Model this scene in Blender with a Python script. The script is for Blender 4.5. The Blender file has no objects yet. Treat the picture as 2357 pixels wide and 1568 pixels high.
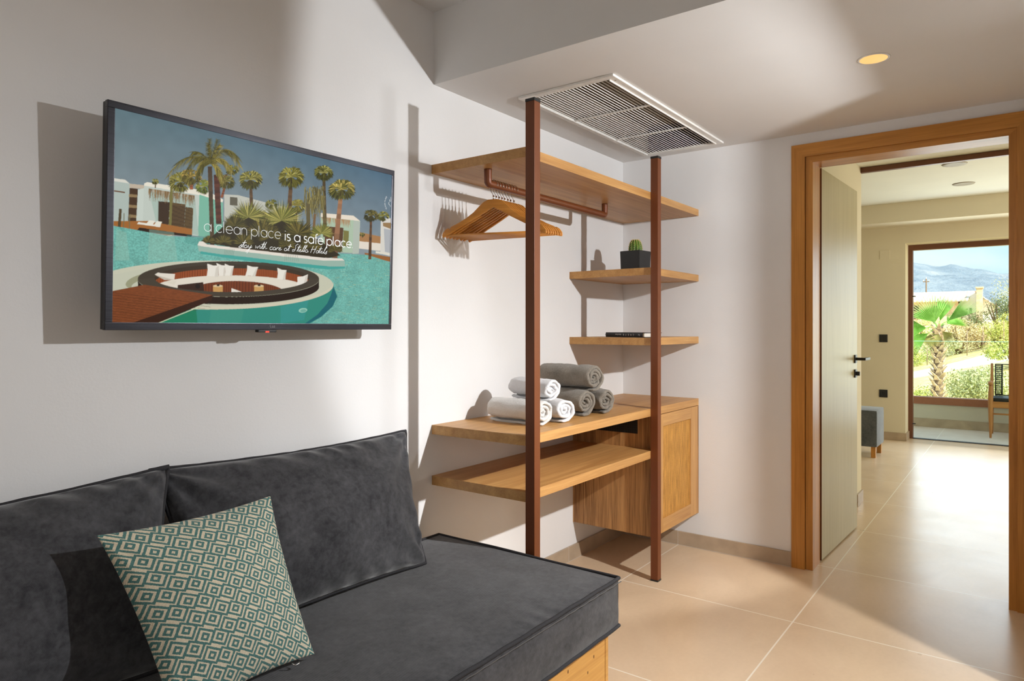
import bpy, bmesh, math, random
import numpy as np
from mathutils import Vector, Matrix, noise
random.seed(7); rng = np.random.default_rng(7)
scn = bpy.context.scene
COL = scn.collection
# ---------------------------------------------------------------- camera
HEAD = math.radians(36.724)
cam_d = bpy.data.cameras.new('camera'); cam = bpy.data.objects.new('camera', cam_d); COL.objects.link(cam)
cam.location = (-3.752, -1.955, 1.25)
cam.rotation_euler = (math.pi/2, 0, HEAD - math.pi/2)
cam_d.sensor_width = 36; cam_d.lens = 1577/2357*36; cam_d.shift_y = -29/2357
cam_d.clip_start = 0.02; cam_d.clip_end = 2000
scn.camera = cam
# ---------------------------------------------------------------- colour management
vs = scn.view_settings
vs.view_transform = 'Standard'; vs.look = 'None'; vs.gamma = 1; vs.use_curve_mapping = False; vs.exposure = 0.34
# ---------------------------------------------------------------- world: pale sky with soft cloud
wd = bpy.data.worlds.new('sky'); scn.world = wd; wd.use_nodes = True
nt = wd.node_tree; nt.nodes.clear()
wo = nt.nodes.new('ShaderNodeOutputWorld'); bg = nt.nodes.new('ShaderNodeBackground')
tc = nt.nodes.new('ShaderNodeTexCoord'); sp = nt.nodes.new('ShaderNodeSeparateXYZ')
ramp = nt.nodes.new('ShaderNodeValToRGB'); ns = nt.nodes.new('ShaderNodeTexNoise'); mp = nt.nodes.new('ShaderNodeMapping')
mx = nt.nodes.new('ShaderNodeMix'); mx.data_type = 'RGBA'; cr = nt.nodes.new('ShaderNodeMapRange')
nt.links.new(tc.outputs['Generated'], sp.inputs[0]); nt.links.new(sp.outputs[2], ramp.inputs[0])
e = ramp.color_ramp.elements
e[0].position = 0.0; e[0].color = (.50, .72, .76, 1); e[1].position = .6; e[1].color = (.62, .78, 1.0, 1)
n = ramp.color_ramp.elements.new(.10); n.color = (.40, .66, .78, 1); n = ramp.color_ramp.elements.new(.22); n.color = (.92, .97, 1.05, 1)
mp.inputs['Scale'].default_value = (3, 3, 11); nt.links.new(tc.outputs['Generated'], mp.inputs[0]); nt.links.new(mp.outputs[0], ns.inputs[0])
ns.inputs['Scale'].default_value = 1.6; ns.inputs['Detail'].default_value = 6
cr.inputs[1].default_value = .42; cr.inputs[2].default_value = .7; nt.links.new(ns.outputs[0], cr.inputs[0])
nt.links.new(cr.outputs[0], mx.inputs[0]); nt.links.new(ramp.outputs[0], mx.inputs[6]); mx.inputs[7].default_value = (.74, .82, .90, 1)
nt.links.new(mx.outputs[2], bg.inputs[0]); bg.inputs[1].default_value = 1.05
nt.links.new(bg.outputs[0], wo.inputs[0])
# ---------------------------------------------------------------- lights
def light(name, kind, loc, power, color=(1, 1, 1), aim=None, **kw):
    d = bpy.data.lights.new(name, kind); o = bpy.data.objects.new(name, d); COL.objects.link(o)
    o.location = loc; d.energy = power; d.color = color
    for k, v in kw.items(): setattr(d, k, v)
    if aim is not None: o.rotation_euler = (Vector(aim) - Vector(loc)).to_track_quat('-Z', 'Y').to_euler()
    return o
sun = light('sun', 'SUN', (0, -10, 20), 8, (1, .93, .80), angle=.01)
sun.rotation_euler = Vector((.32, .64, -.70)).to_track_quat('-Z', 'Y').to_euler()
KP = (-1.19, -2.5, 1.93)
light('key_light', 'SPOT', KP, 114, (.955, .98, 1), aim=(KP[0]+math.sin(math.radians(24)), KP[1]+math.cos(math.radians(24)), KP[2]), shadow_soft_size=.022, spot_size=math.radians(101), spot_blend=.13)
light('key_light_low', 'SPOT', KP, 150, (.955, .98, 1), aim=(-3.2, -.2, .0), shadow_soft_size=.022, spot_size=math.radians(84), spot_blend=1.0)
light('key_light_floor', 'SPOT', KP, 85, (1, .97, .93), aim=(-.95, -.9, 0), shadow_soft_size=.022, spot_size=math.radians(92), spot_blend=.9)
sl = light('side_light', 'SPOT', (-.87, -2.075, 1.84), 19, (.96, .98, 1), aim=(-1.83, 0, .30), shadow_soft_size=.05, spot_size=math.radians(100), spot_blend=.40)
sl.scale = (.26, 1, 1)
fl = light('room_fill_light', 'AREA', (-5.4, -2.6, 1.4), 20, (1, .955, .90), aim=(-1, -1.4, 1.2), shape='RECTANGLE', size=2.6, size_y=2.0)  # added fill lamp for soft ambient light; the back wall has no window
bl = light('terrace_door_light', 'AREA', (4.84, -1.9, 1.15), 26, (.76, .90, 1), aim=(0, -1.9, 1.0), shape='RECTANGLE', size=1.8, size_y=2.0)
light('bedroom_fill_light', 'AREA', (3.4, -4.35, 1.4), 48, (1, .94, .76), aim=(3.2, 0, 1.3), shape='RECTANGLE', size=2.6, size_y=1.8)  # added warm lamp that brightens the bedroom; no window is built there
dl = light('downlight_beam', 'SPOT', (-.892, -1.507, 2.235), 3, (1, .75, .42), aim=(-.892, -1.507, 0), shadow_soft_size=.03, spot_size=math.radians(95), spot_blend=.6)

# ---------------------------------------------------------------- helpers
def srgb(r, g, b):
    f = lambda c: (c/255/12.92 if c/255 <= .04045 else ((c/255+.055)/1.055)**2.4)
    return (f(r), f(g), f(b), 1)
class N:
    """small wrapper so node maths reads as an expression"""
    def __init__(s, t, o): s.t = t; s.o = o
    def _m(s, op, *a):
        n = s.t.nodes.new('ShaderNodeMath'); n.operation = op
        for i, x in enumerate((s,)+a):
            if isinstance(x, N): s.t.links.new(x.o, n.inputs[i])
            else: n.inputs[i].default_value = x
        return N(s.t, n.outputs[0])
    def __add__(s, a): return s._m('ADD', a)
    def __sub__(s, a): return s._m('SUBTRACT', a)
    def __mul__(s, a): return s._m('MULTIPLY', a)
    def abs(s): return s._m('ABSOLUTE')
    def max(s, a): return s._m('MAXIMUM', a)
    def min(s, a): return s._m('MINIMUM', a)
    def lt(s, a): return s._m('LESS_THAN', a)
    def gt(s, a): return s._m('GREATER_THAN', a)
    def floor(s): return s._m('FLOOR')
    def sin(s): return s._m('SINE')
class Mat:
    def __init__(s, name, rough=.5, metal=0, spec=.5):
        s.m = bpy.data.materials.new(name); s.m.use_nodes = True; s.t = s.m.node_tree
        s.b = s.t.nodes['Principled BSDF']; s.b.inputs['Roughness'].default_value = rough
        s.b.inputs['Metallic'].default_value = metal; s.b.inputs['Specular IOR Level'].default_value = spec
        s.tc = s.t.nodes.new('ShaderNodeTexCoord'); s.src = s.tc.outputs['Object']
    def xyz(s, which='Object'):
        n = s.t.nodes.new('ShaderNodeSeparateXYZ'); s.t.links.new(s.tc.outputs[which], n.inputs[0])
        return [N(s.t, n.outputs[i]) for i in range(3)]
    def noise(s, scale=5, detail=3, rough=.5, stretch=(1, 1, 1), dist=0, which='Object'):
        mp = s.t.nodes.new('ShaderNodeMapping'); s.t.links.new(s.tc.outputs[which], mp.inputs[0]); mp.inputs['Scale'].default_value = stretch
        n = s.t.nodes.new('ShaderNodeTexNoise'); s.t.links.new(mp.outputs[0], n.inputs[0])
        n.inputs['Scale'].default_value = scale; n.inputs['Detail'].default_value = detail; n.inputs['Roughness'].default_value = rough
        n.inputs['Distortion'].default_value = dist
        return N(s.t, n.outputs[0])
    def ramp(s, v, stops):
        r = s.t.nodes.new('ShaderNodeValToRGB'); s.t.links.new(v.o, r.inputs[0]); el = r.color_ramp.elements
        while len(el) < len(stops): el.new(.5)
        for k, (p, c) in enumerate(stops): el[k].position = p; el[k].color = c
        return r.outputs[0]
    def mix(s, f, a, b):
        n = s.t.nodes.new('ShaderNodeMix'); n.data_type = 'RGBA'
        for i, x in ((0, f), (6, a), (7, b)):
            if isinstance(x, N): s.t.links.new(x.o, n.inputs[i])
            elif hasattr(x, 'is_linked'): s.t.links.new(x, n.inputs[i])
            else: n.inputs[i].default_value = x
        return n.outputs[2]
    def color(s, c):
        if hasattr(c, 'is_linked'): s.t.links.new(c, s.b.inputs['Base Color'])
        else: s.b.inputs['Base Color'].default_value = c
        return s
    def rough(s, v): s.t.links.new(v.o, s.b.inputs['Roughness']); return s
    def bump(s, v, strength=.2, dist=.002):
        n = s.t.nodes.new('ShaderNodeBump'); n.inputs['Strength'].default_value = strength; n.inputs['Distance'].default_value = dist
        s.t.links.new(v.o, n.inputs['Height']); s.t.links.new(n.outputs[0], s.b.inputs['Normal']); return s

def plain(name, c, rough=.5, metal=0, var=.06, scale=30, bump=0, spec=.5):
    m = Mat(name, rough, metal, spec); n = m.noise(scale, 3)
    lo = tuple(x*(1-var) for x in c[:3])+(1,); hi = tuple(min(1, x*(1+var)) for x in c[:3])+(1,)
    m.color(m.ramp(n, [(.3, lo), (.7, hi)]))
    if bump: m.bump(n, bump, .002)
    return m.m
def plaster(name, c, strength=.25, scale=140):
    m = Mat(name, .75, 0, .25); a = m.noise(3, 3); b = m.noise(scale, 3, .6); big = m.noise(22, 2)
    lo = tuple(x*.97 for x in c[:3])+(1,)
    m.color(m.ramp(a, [(.3, lo), (.7, c)])); m.bump(b*.6+big*.8, strength, .002); return m.m
def wood(name, axis, dark, light_, rough=.42, scale=1.0, contrast=1.0, coarse=1.0):
    m = Mat(name, rough, 0, .4)
    st = [34*coarse, 34*coarse, 34*coarse]; st[axis] = 1.5
    f = m.noise(1.0*scale, 5, .62, tuple(st), .3)
    st2 = [210, 210, 210]; st2[axis] = 5
    g = m.noise(1.0*scale, 3, .6, tuple(st2))
    st3 = [5, 5, 5]; st3[axis] = .7
    h = m.noise(1.3*scale, 3, .5, tuple(st3), .8)
    v = f*.5 + g*.3 + h*.2
    m.color(m.ramp(v, [(.5-.16/contrast, dark), (.5+.16/contrast, light_)]))
    m.bump(g*.5+f*.5, .12, .001); return m.m

# geometry builders ------------------------------------------------
class MB:
    def __init__(s): s.v = []; s.f = []
    def add(s, vs, fs):
        k = len(s.v); s.v += [tuple(v) for v in vs]; s.f += [tuple(i+k for i in f) for f in fs]; return s
    def box(s, x0, x1, y0, y1, z0, z1, c=0.0):
        bm = bmesh.new(); bmesh.ops.create_cube(bm, size=1)
        for v in bm.verts: v.co = Vector(((x0+x1)/2+v.co.x*(x1-x0), (y0+y1)/2+v.co.y*(y1-y0), (z0+z1)/2+v.co.z*(z1-z0)))
        if c: bmesh.ops.bevel(bm, geom=bm.edges[:], offset=c, segments=2, affect='EDGES', profile=.7)
        bm.normal_update()
        s.add([v.co for v in bm.verts], [[v.index for v in f.verts] for f in bm.faces]); bm.free(); return s
    def obox(s, M, sx, sy, sz, c=0.0):
        t = MB().box(-sx/2, sx/2, -sy/2, sy/2, -sz/2, sz/2, c); return s.add([M @ Vector(v) for v in t.v], t.f)
    def tube(s, pts, r, n=10, closed=False, caps=True, flat=None):
        pts = [Vector(p) for p in pts]; m = len(pts); rs = r if hasattr(r, '__len__') else [r]*m
        T = []
        for i in range(m):
            a = pts[(i-1) % m] if (closed or i > 0) else pts[i]; b = pts[(i+1) % m] if (closed or i < m-1) else pts[i]
            T.append((b-a).normalized())
        u = T[0].cross(Vector((0, 0, 1)));
        if u.length < .05: u = T[0].cross(Vector((0, 1, 0)))
        u.normalize(); V = []
        for i in range(m):
            u = (u - T[i]*u.dot(T[i])).normalized(); w = T[i].cross(u)
            for k in range(n):
                a = 2*math.pi*k/n; V.append(pts[i] + (u*math.cos(a) + w*math.sin(a))*rs[i])
        F = []
        for i in range(m if closed else m-1):
            j = (i+1) % m
            for k in range(n): F.append((i*n+k, i*n+(k+1) % n, j*n+(k+1) % n, j*n+k))
        if caps and not closed: F.append(tuple(range(n))[::-1]); F.append(tuple((m-1)*n+k for k in range(n)))
        return s.add(V, F)
    def prism(s, poly, ax, a, b):
        """polygon in the plane normal to ax, extruded from a to b"""
        n = len(poly)
        def P(p, t):
            q = list(p); q.insert(ax, t); return tuple(q)
        return s.add([P(p, a) for p in poly]+[P(p, b) for p in poly],
              [tuple(range(n)), tuple(range(2*n-1, n-1, -1))]+[(i, i+n, (i+1) % n+n, (i+1) % n) for i in range(n)])
    def lathe(s, prof, c=(0, 0, 0), n=24):
        V = []; F = []; m = len(prof)
        for r, z in prof:
            for k in range(n):
                a = 2*math.pi*k/n; V.append((c[0]+r*math.cos(a), c[1]+r*math.sin(a), c[2]+z))
        for i in range(m-1):
            for k in range(n): F.append((i*n+k, i*n+(k+1) % n, (i+1)*n+(k+1) % n, (i+1)*n+k))
        if prof[0][0] > 1e-5: F.append(tuple(range(n))[::-1])
        if prof[-1][0] > 1e-5: F.append(tuple((m-1)*n+k for k in range(n)))
        return s.add(V, F)
    def xf(s, M): s.v = [tuple(M @ Vector(v)) for v in s.v]; return s
    def build(s, name, mat, parent=None, smooth=False, origin=None):
        org = Vector(parent['_org']) if parent is not None else Vector(origin or (0, 0, 0))
        me = bpy.data.meshes.new(name); me.from_pydata([tuple(Vector(v)-org) for v in s.v], [], s.f)
        bm = bmesh.new(); bm.from_mesh(me); bmesh.ops.recalc_face_normals(bm, faces=bm.faces[:]); bm.to_mesh(me); bm.free()
        if smooth:
            me.shade_smooth() if hasattr(me, 'shade_smooth') else None
            for p in me.polygons: p.use_smooth = True
        me.materials.append(mat); o = bpy.data.objects.new(name, me); COL.objects.link(o); o['_org'] = tuple(org)
        if parent is not None: o.parent = parent
        else: o.location = org
        return o
def autosmooth(o, ang=40):
    me = o.data
    me.set_sharp_from_angle(angle=math.radians(ang)); return o
def thing(name, label, cat, loc=(0, 0, 0), group=None, kind=None):
    o = bpy.data.objects.new(name, None); o.empty_display_size = .1; COL.objects.link(o); o.location = loc; o['_org'] = tuple(loc)
    return tag(o, label, cat, group, kind)
def tag(o, label=None, cat=None, group=None, kind=None):
    if label: o['label'] = label
    if cat: o['category'] = cat
    if group: o['group'] = group
    if kind: o['kind'] = kind
    return o
def struct(name, mb, mat, label=None, cat=None):
    o = mb.build(name, mat); tag(o, label, cat, None, 'structure'); return o
def text_mb(txt, size, M, extrude=.0004, bold=0.0):
    c = bpy.data.curves.new('t', 'FONT'); c.body = txt; c.size = size; c.extrude = extrude; c.offset = bold; c.resolution_u = 3
    o = bpy.data.objects.new('t', c); COL.objects.link(o); dg = bpy.context.evaluated_depsgraph_get(); dg.update()
    me = bpy.data.meshes.new_from_object(o.evaluated_get(dg)); r = MB(); r.add([M @ v.co for v in me.vertices], [tuple(p.vertices) for p in me.polygons])
    bpy.data.objects.remove(o); bpy.data.curves.remove(c); bpy.data.meshes.remove(me); return r

# ---------------------------------------------------------------- materials
WHITE = (.80, .79, .78, 1)
M_wall = plaster('white_wall_paint', (.80, .79, .785, 1))
M_ceil = plaster('ceiling_paint', (.78, .765, .75, 1), .12, 90)
M_bed = plaster('bedroom_wall_warm_light_tint', (.70, .63, .47, 1), .15)  # white walls; the beige cast of warm light is put into this colour
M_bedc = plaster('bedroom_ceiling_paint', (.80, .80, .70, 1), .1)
oak_d, oak_l = (.37, .17, .048, 1), (.64, .36, .13, 1)
M_oakx = wood('oak_grain_x', 0, oak_d, oak_l); M_oakz = wood('oak_grain_z', 2, oak_d, oak_l)
M_oaky = wood('oak_grain_y', 1, oak_d, oak_l)
M_walz = wood('oak_panel_grain_z', 2, (.17, .07, .020, 1), (.62, .33, .12, 1), .5, 1, 1.5, .75)
M_doorz = wood('door_frame_oak_z', 2, (.36, .145, .022, 1), (.64, .29, .060, 1), .36)
M_doory = wood('door_frame_oak_y', 1, (.36, .145, .022, 1), (.64, .29, .060, 1), .36)
M_base = wood('rustic_oak', 0, (.42, .19, .04, 1), (.72, .40, .11, 1), .45, 1, .8, .5)
M_leaf = wood('pale_door_veneer', 2, (.36, .30, .15, 1), (.50, .43, .235, 1), .38, 1, .7)
M_edge = wood('brown_door_edge', 2, (.12, .04, .012, 1), (.22, .075, .02, 1), .5)
M_bronze = plain('bronze_powder_coat', (.165, .044, .011, 1), .42, .15, .12, 900, .05)
M_alu = plain('brown_aluminium', (.16, .065, .035, 1), .4, .3, .06, 200)
M_black = plain('matt_black_plastic', (.012, .012, .013, 1), .42)
M_socket = plain('black_switch_plate', (.010, .010, .010, 1), .35)
M_grille = plain('white_vent_enamel', (.84, .82, .78, 1), .35)
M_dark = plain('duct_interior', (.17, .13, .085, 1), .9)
M_blackgap = plain('black_vent_mesh', (.008, .008, .008, 1), .7)
M_chrome = plain('polished_hook_wire', (.75, .75, .76, 1), .15, 1)
M_hanger = wood('varnished_hanger_wood', 1, (.42, .15, .022, 1), (.70, .30, .06, 1), .28, 1.2)
M_pot = plain('black_planter', (.016, .017, .018, 1), .45)
M_paper = plain('book_pages', (.80, .76, .68, 1), .8)
M_whiteink = plain('white_lettering', (.85, .85, .83, 1), .6)
def tile_mat(name, c1, c2, rough, x0=-.705, y0=-1.17, s=.81, grout=(.88, .80, .68, 1)):
    m = Mat(name, rough, 0, .5); x, y, z = m.xyz()
    gx = ((x-x0)*(1/s)); gx = (gx-(gx+.5).floor()).abs(); gy = ((y-y0)*(1/s)); gy = (gy-(gy+.5).floor()).abs()
    g = gx.min(gy).lt(.0030/s)
    cloud = m.noise(2.2, 5, .6, (1, 1.6, 1), .6); fine = m.noise(60, 3)
    body = m.ramp(cloud*.8+fine*.2, [(.32, c1), (.68, c2)])
    m.color(m.mix(g, body, grout)); r = m.noise(4, 3); m.rough(r*.12+(rough-.06)); m.bump((g*-1.0)+fine*.05, .25, .0015); return m.m
M_floor = tile_mat('beige_porcelain_tile', (.64, .475, .315, 1), (.74, .565, .39, 1), .30)
M_skirt = plain('tile_skirting', (.44, .34, .24, 1), .4, 0, .12, 9)
M_grout = plain('skirting_grout', (.62, .58, .52, 1), .8)
def velvet(name, c1, c2, weave=600, sheen=.35):
    m = Mat(name, .9, 0, .15); a = m.noise(7, 5, .65, (1, 1, 1), .5); b = m.noise(55, 4, .7, (1, 1, 1), .3); x, y, z = m.xyz()
    m.color(m.ramp(a*.5+b*.5, [(.36, c1), (.66, c2)])); m.b.inputs['Sheen Weight'].default_value = sheen; m.b.inputs['Sheen Roughness'].default_value = .45
    w = (x*weave*2).sin()*(z*weave).sin(); f = m.noise(380, 2, .6)
    m.bump(f*.7+w*.25+b*.3, .35, .0012); return m.m
M_velvet = velvet('charcoal_velvet', (.018, .018, .021, 1), (.072, .071, .077, 1))
M_velvet2 = velvet('charcoal_corded_velvet', (.026, .026, .029, 1), (.085, .084, .090, 1), 1100)
M_piping = plain('dark_piping', (.018, .017, .020, 1), .85, 0, .3, 300, .3)
def terry(name, c, var=.2):
    m = Mat(name, .95, 0, .1); a = m.noise(170, 4, .75); b = m.noise(14, 3)
    lo = tuple(v*(1-var) for v in c[:3])+(1,)
    m.color(m.ramp(a*.6+b*.4, [(.35, lo), (.6, c)])); m.b.inputs['Sheen Weight'].default_value = .3
    m.bump(a+b*.3, .9, .004); return m.m
M_tw = terry('white_terry', (.86, .86, .88, 1), .08); M_tg = terry('grey_terry', (.30, .265, .22, 1), .42)
M_tc = terry('cream_terry', (.80, .78, .75, 1), .1)
def glass_mat(name, tint=(.93, .98, .97, 1)):
    m = bpy.data.materials.new(name); m.use_nodes = True; t = m.node_tree; t.nodes.clear()
    o = t.nodes.new('ShaderNodeOutputMaterial'); g = t.nodes.new('ShaderNodeBsdfGlossy'); g.inputs['Roughness'].default_value = 0
    tr = t.nodes.new('ShaderNodeBsdfTransparent'); tr.inputs[0].default_value = tint
    fr = t.nodes.new('ShaderNodeFresnel'); fr.inputs[0].default_value = 1.05; mx = t.nodes.new('ShaderNodeMixShader')
    t.links.new(fr.outputs[0], mx.inputs[0]); t.links.new(tr.outputs[0], mx.inputs[1]); t.links.new(g.outputs[0], mx.inputs[2]); t.links.new(mx.outputs[0], o.inputs[0]); return m
M_glass = glass_mat('clear_glass')
def emit(name, c, s):
    m = Mat(name, .5); m.color((0, 0, 0, 1)); m.b.inputs['Emission Color'].default_value = c; m.b.inputs['Emission Strength'].default_value = s; return m.m
# ================================================================ the setting
LOW, HIGH, SOF = 2.257, 2.556, -1.672
struct('floor', MB().box(-5.6, 5.15, -6.0, 2.2, -.12, 0), M_floor)
struct('wall_left', MB().box(-5.7, .12, 0, .15, 0, 2.7), M_wall)
wb = MB().box(0, .12, -.99, 0, 0, 2.7).box(0, .12, -2.1, -1.995, 0, 2.7).box(0, .12, -1.995, -.99, 2.19, 2.7)
struct('wall_right', wb, M_wall)
# wall behind the viewer's right hand, with the opening the light comes through
wn = MB().box(-.92, .12, -2.2, -2.1, 0, LOW).box(-1.9, -.92, -2.2, -2.1, 2.048, LOW).box(-2.0, -1.9, -3.6, -2.1, 0, 2.7)
wn.box(-2.0, .12, -3.7, -3.6, 0, 2.7).box(0, .12, -3.6, -2.1, 0, 2.7)
struct('wall_front', wn, M_wall)
struct('wall_back', MB().box(-5.7, -5.55, -6, 0, 0, 2.7).box(-5.7, -2.0, -6.1, -6, 0, 2.7).box(-2.1, -2.0, -6, -3.6, 0, 2.7), M_wall)
VX0, VX1, VY0, VY1 = -1.315, -.125, -.625, -.225          # hole for the air grille
cl = MB().box(SOF, VX0, -2.1, 0, LOW, 2.7).box(VX1, 0, -2.1, 0, LOW, 2.7).box(VX0, VX1, VY1, 0, LOW, 2.7).box(VX0, VX1, -2.1, VY0, LOW, 2.7)
cl.box(-1.9, .0, -3.6, -2.1, LOW, 2.7).box(-1.9, SOF, -2.2, -2.1, LOW, 2.7)
cb = MB().lathe([(.045, 0), (.045, .1)], (-.892, -1.507, LOW-.01))
struct('ceiling', cl, M_ceil)
struct('ceiling', MB().box(-5.7, SOF, -6, 0, HIGH, 2.7), M_ceil)
# skirting
def skirting(name, segs, nx):
    """segs: boxes of tile; thin grout bars between"""
    mb = MB(); gb = MB()
    for (x0, x1, y0, y1, z1) in segs: mb.box(x0, x1, y0, y1, 0.001, z1, .001)
    o = struct(name, mb, M_skirt)
    for (x0, x1, y0, y1, z1) in nx: gb.box(x0, x1, y0, y1, .001, z1)
    if nx: gb.build('grout_joint', M_grout, o)
    return o
skirting('baseboard_left', [(-5.5, -.001, -.011, -.0005, .078)], [(x-.001, x+.001, -.0115, -.001, .0785) for x in (-1.45, -.64, -2.26)]+[(-5.5, -.012, -.0125, -.0005, .0025)])
skirting('baseboard_right', [(-.011, -.0005, -.984, -.012, .078)], [(-.0115, -.001, -.359, -.357, .0785), (-.0125, -.0005, -.984, -.012, .0025)])
# bedroom shell
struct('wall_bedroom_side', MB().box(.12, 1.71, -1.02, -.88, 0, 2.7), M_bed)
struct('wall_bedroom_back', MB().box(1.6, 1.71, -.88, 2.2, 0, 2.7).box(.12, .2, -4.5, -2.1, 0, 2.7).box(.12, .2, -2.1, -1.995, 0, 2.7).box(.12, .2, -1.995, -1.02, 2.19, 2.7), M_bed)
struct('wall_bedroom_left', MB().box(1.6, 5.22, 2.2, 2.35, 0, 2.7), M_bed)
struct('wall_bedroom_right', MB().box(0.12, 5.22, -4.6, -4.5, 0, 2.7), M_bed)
wf = MB().box(4.918, 5.22, -.912, 2.2, 0, 2.7).box(4.918, 5.22, -3.4, -.912, 2.185, 2.7).box(4.918, 5.22, -4.5, -3.4, 0, 2.7)
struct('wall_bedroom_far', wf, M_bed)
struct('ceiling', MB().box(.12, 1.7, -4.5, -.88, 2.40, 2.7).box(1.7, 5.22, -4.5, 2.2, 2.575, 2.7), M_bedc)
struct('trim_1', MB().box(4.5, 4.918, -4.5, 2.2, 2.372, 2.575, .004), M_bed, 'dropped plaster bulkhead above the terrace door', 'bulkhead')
skirting('baseboard_bedroom_far', [(4.905, 4.918, -.912, 2.2, .085), (4.905, 5.145, -.925, -.9125, .085)], [])
skirting('baseboard_bedroom_side', [(1.52, 1.722, -1.032, -1.0205, .085)], [])
rt = MB().box(-6, 5.3, -6.2, 2.5, 2.7, 2.85); struct('ceiling', rt, M_ceil)
# dark steel track below the bedroom ceiling step
st_ = MB().box(1.68, 1.72, -4.4, -.885, 2.362, 2.398, .002)
tag(st_.build('curtain_track', M_alu), 'dark brown steel track running across the bedroom ceiling behind the doorway', 'track')
br = MB().box(3.2, 4.35, -.36, -.31, 2.36, 2.40, .003)
tag(br.build('wall_bracket', M_alu), 'short dark brown bar under the bedroom ceiling, left of the white bulkhead', 'bracket')

# ---------------- doorway
d1 = thing('door_1', 'open pale veneered door leaf in a wide oak frame', 'door', (.05, -1.07, 0), None, 'structure')
def frame_piece(name, boxes, mat, par):
    mb = MB()
    for b in boxes: mb.box(*b, .0015)
    return mb.build(name, mat, par)
cw = .066
def ringz(name, y0, y1, z1, w, xa, xb, mat_z, mat_y):
    """left stile, right stile and head with mitred corners"""
    def P(a, b, mat, nm):
        mb = MB(); n = 4
        mb.add([(xa, *p) for p in a]+[(xb, *p) for p in a], [(0, 1, 2, 3), (7, 6, 5, 4)]+[(i, i+4, (i+1) % 4+4, (i+1) % 4) for i in range(4)])
        return mb.build(nm, mat, d1)
    P([(y1, 0), (y1, z1), (y1-w, z1-w), (y1-w, 0)], 0, mat_z, name)
    P([(y0, 0), (y0, z1), (y0+w, z1-w), (y0+w, 0)], 0, mat_z, name)
    P([(y1, z1), (y0, z1), (y0+w, z1-w), (y1-w, z1-w)], 0, mat_y, name)
ringz('casing', -2.001, -.985, 2.20, cw, -.013, .012, M_doorz, M_doory)
ringz('jamb', -1.938, -1.0535, 2.137, .034, -.001, .155, M_doorz, M_doory)
# leaf, hinged on the left jamb, swung open into the bedroom
a = math.atan2(-.031, .81)
LM = Matrix.Translation((.166, -1.0925, 0)) @ Matrix.Rotation(a, 4, 'Z')
lf = MB().box(0.0008, .805, 0, .04, .008, 2.103, .001).xf(LM).build('door_leaf', M_leaf, d1)
MB().box(-.0008, .0012, -.001, .0405, .008, 2.103).xf(LM).build('leaf_edge', M_edge, lf)
hd = MB().box(.727, .775, -.008, 0, 1.033, 1.083, .001).tube([LM.inverted() @ (LM @ Vector(p)) for p in [(.751, -.008, 1.058), (.751, -.05, 1.058)]], .009, 12)
hd.box(.738, .87, -.062, -.044, 1.050, 1.066, .002).xf(LM); hd.build('door_handle', M_black, lf)
lk = MB().box(.727, .775, -.008, 0, .943, .993, .001).box(.744, .758, -.028, -.008, .955, .981, .004).xf(LM); lk.build('door_lock', M_black, lf)
hg = MB().box(-.004, -.0008, .002, .036, .30, .40).box(-.004, -.0008, .002, .036, 1.65, 1.75).xf(LM); hg.build('hinge', M_alu, d1)

# ---------------- terrace sliding door (window)
w1 = thing('window_1', 'brown aluminium framed glass terrace door at the far end of the bedroom', 'window', (5.18, -2.1, 0), None, 'structure')
MB().box(5.15, 5.22, -.957, -.912, 0, 2.185, .002).box(5.15, 5.22, -3.4, -3.34, 0, 2.185, .002).box(5.15, 5.22, -3.34, -.957, 2.125, 2.185, .002).build('window_frame', M_alu, w1)
MB().box(5.15, 5.22, -3.34, -.957, -.02, .006).build('threshold', M_black, w1)
MB().box(5.182, 5.188, -3.34, -.957, .006, 2.125).build('window_pane', M_glass, w1)
MB().box(5.14, 5.15, -.985, -.955, 1.60, 1.612).build('latch', M_black, w1); MB().box(5.14, 5.15, -.985, -.955, .165, .177).build('latch', M_black, w1)
# ---------------- balcony
M_bfloor = tile_mat('balcony_tile', (.66, .54, .44, 1), (.78, .68, .58, 1), .40)
struct('balcony_floor', MB().box(5.22, 6.35, -5, 2.0, -.12, -.004), M_bfloor, 'beige tiled balcony floor outside the bedroom', 'floor')
struct('wall_balcony', MB().box(6.35, 6.5, -5, 2.0, -.3, .2845), plaster('balcony_render', (.62, .57, .47, 1)), 'low rendered balcony wall', 'wall')
struct('baseboard_balcony', MB().box(6.338, 6.35, -5, 2.0, -.004, .105, .001), M_skirt)
bal = thing('balustrade', 'glass balcony balustrade standing in a brown metal channel', 'balustrade', (6.42, -1, .29))
MB().box(6.335, 6.48, -5, 2.0, .285, .375, .003).build('base_channel', plain('terracotta_brown_metal', (.34, .13, .065, 1), .5), bal)
MB().box(6.41, 6.422, -5, 2.0, .375, 1.082).build('glass_panel', M_glass, bal)
MB().box(6.409, 6.423, -5, 2.0, 1.080, 1.085).build('glass_edge', plain('green_glass_edge', (.45, .75, .70, 1), .2), bal)

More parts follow.
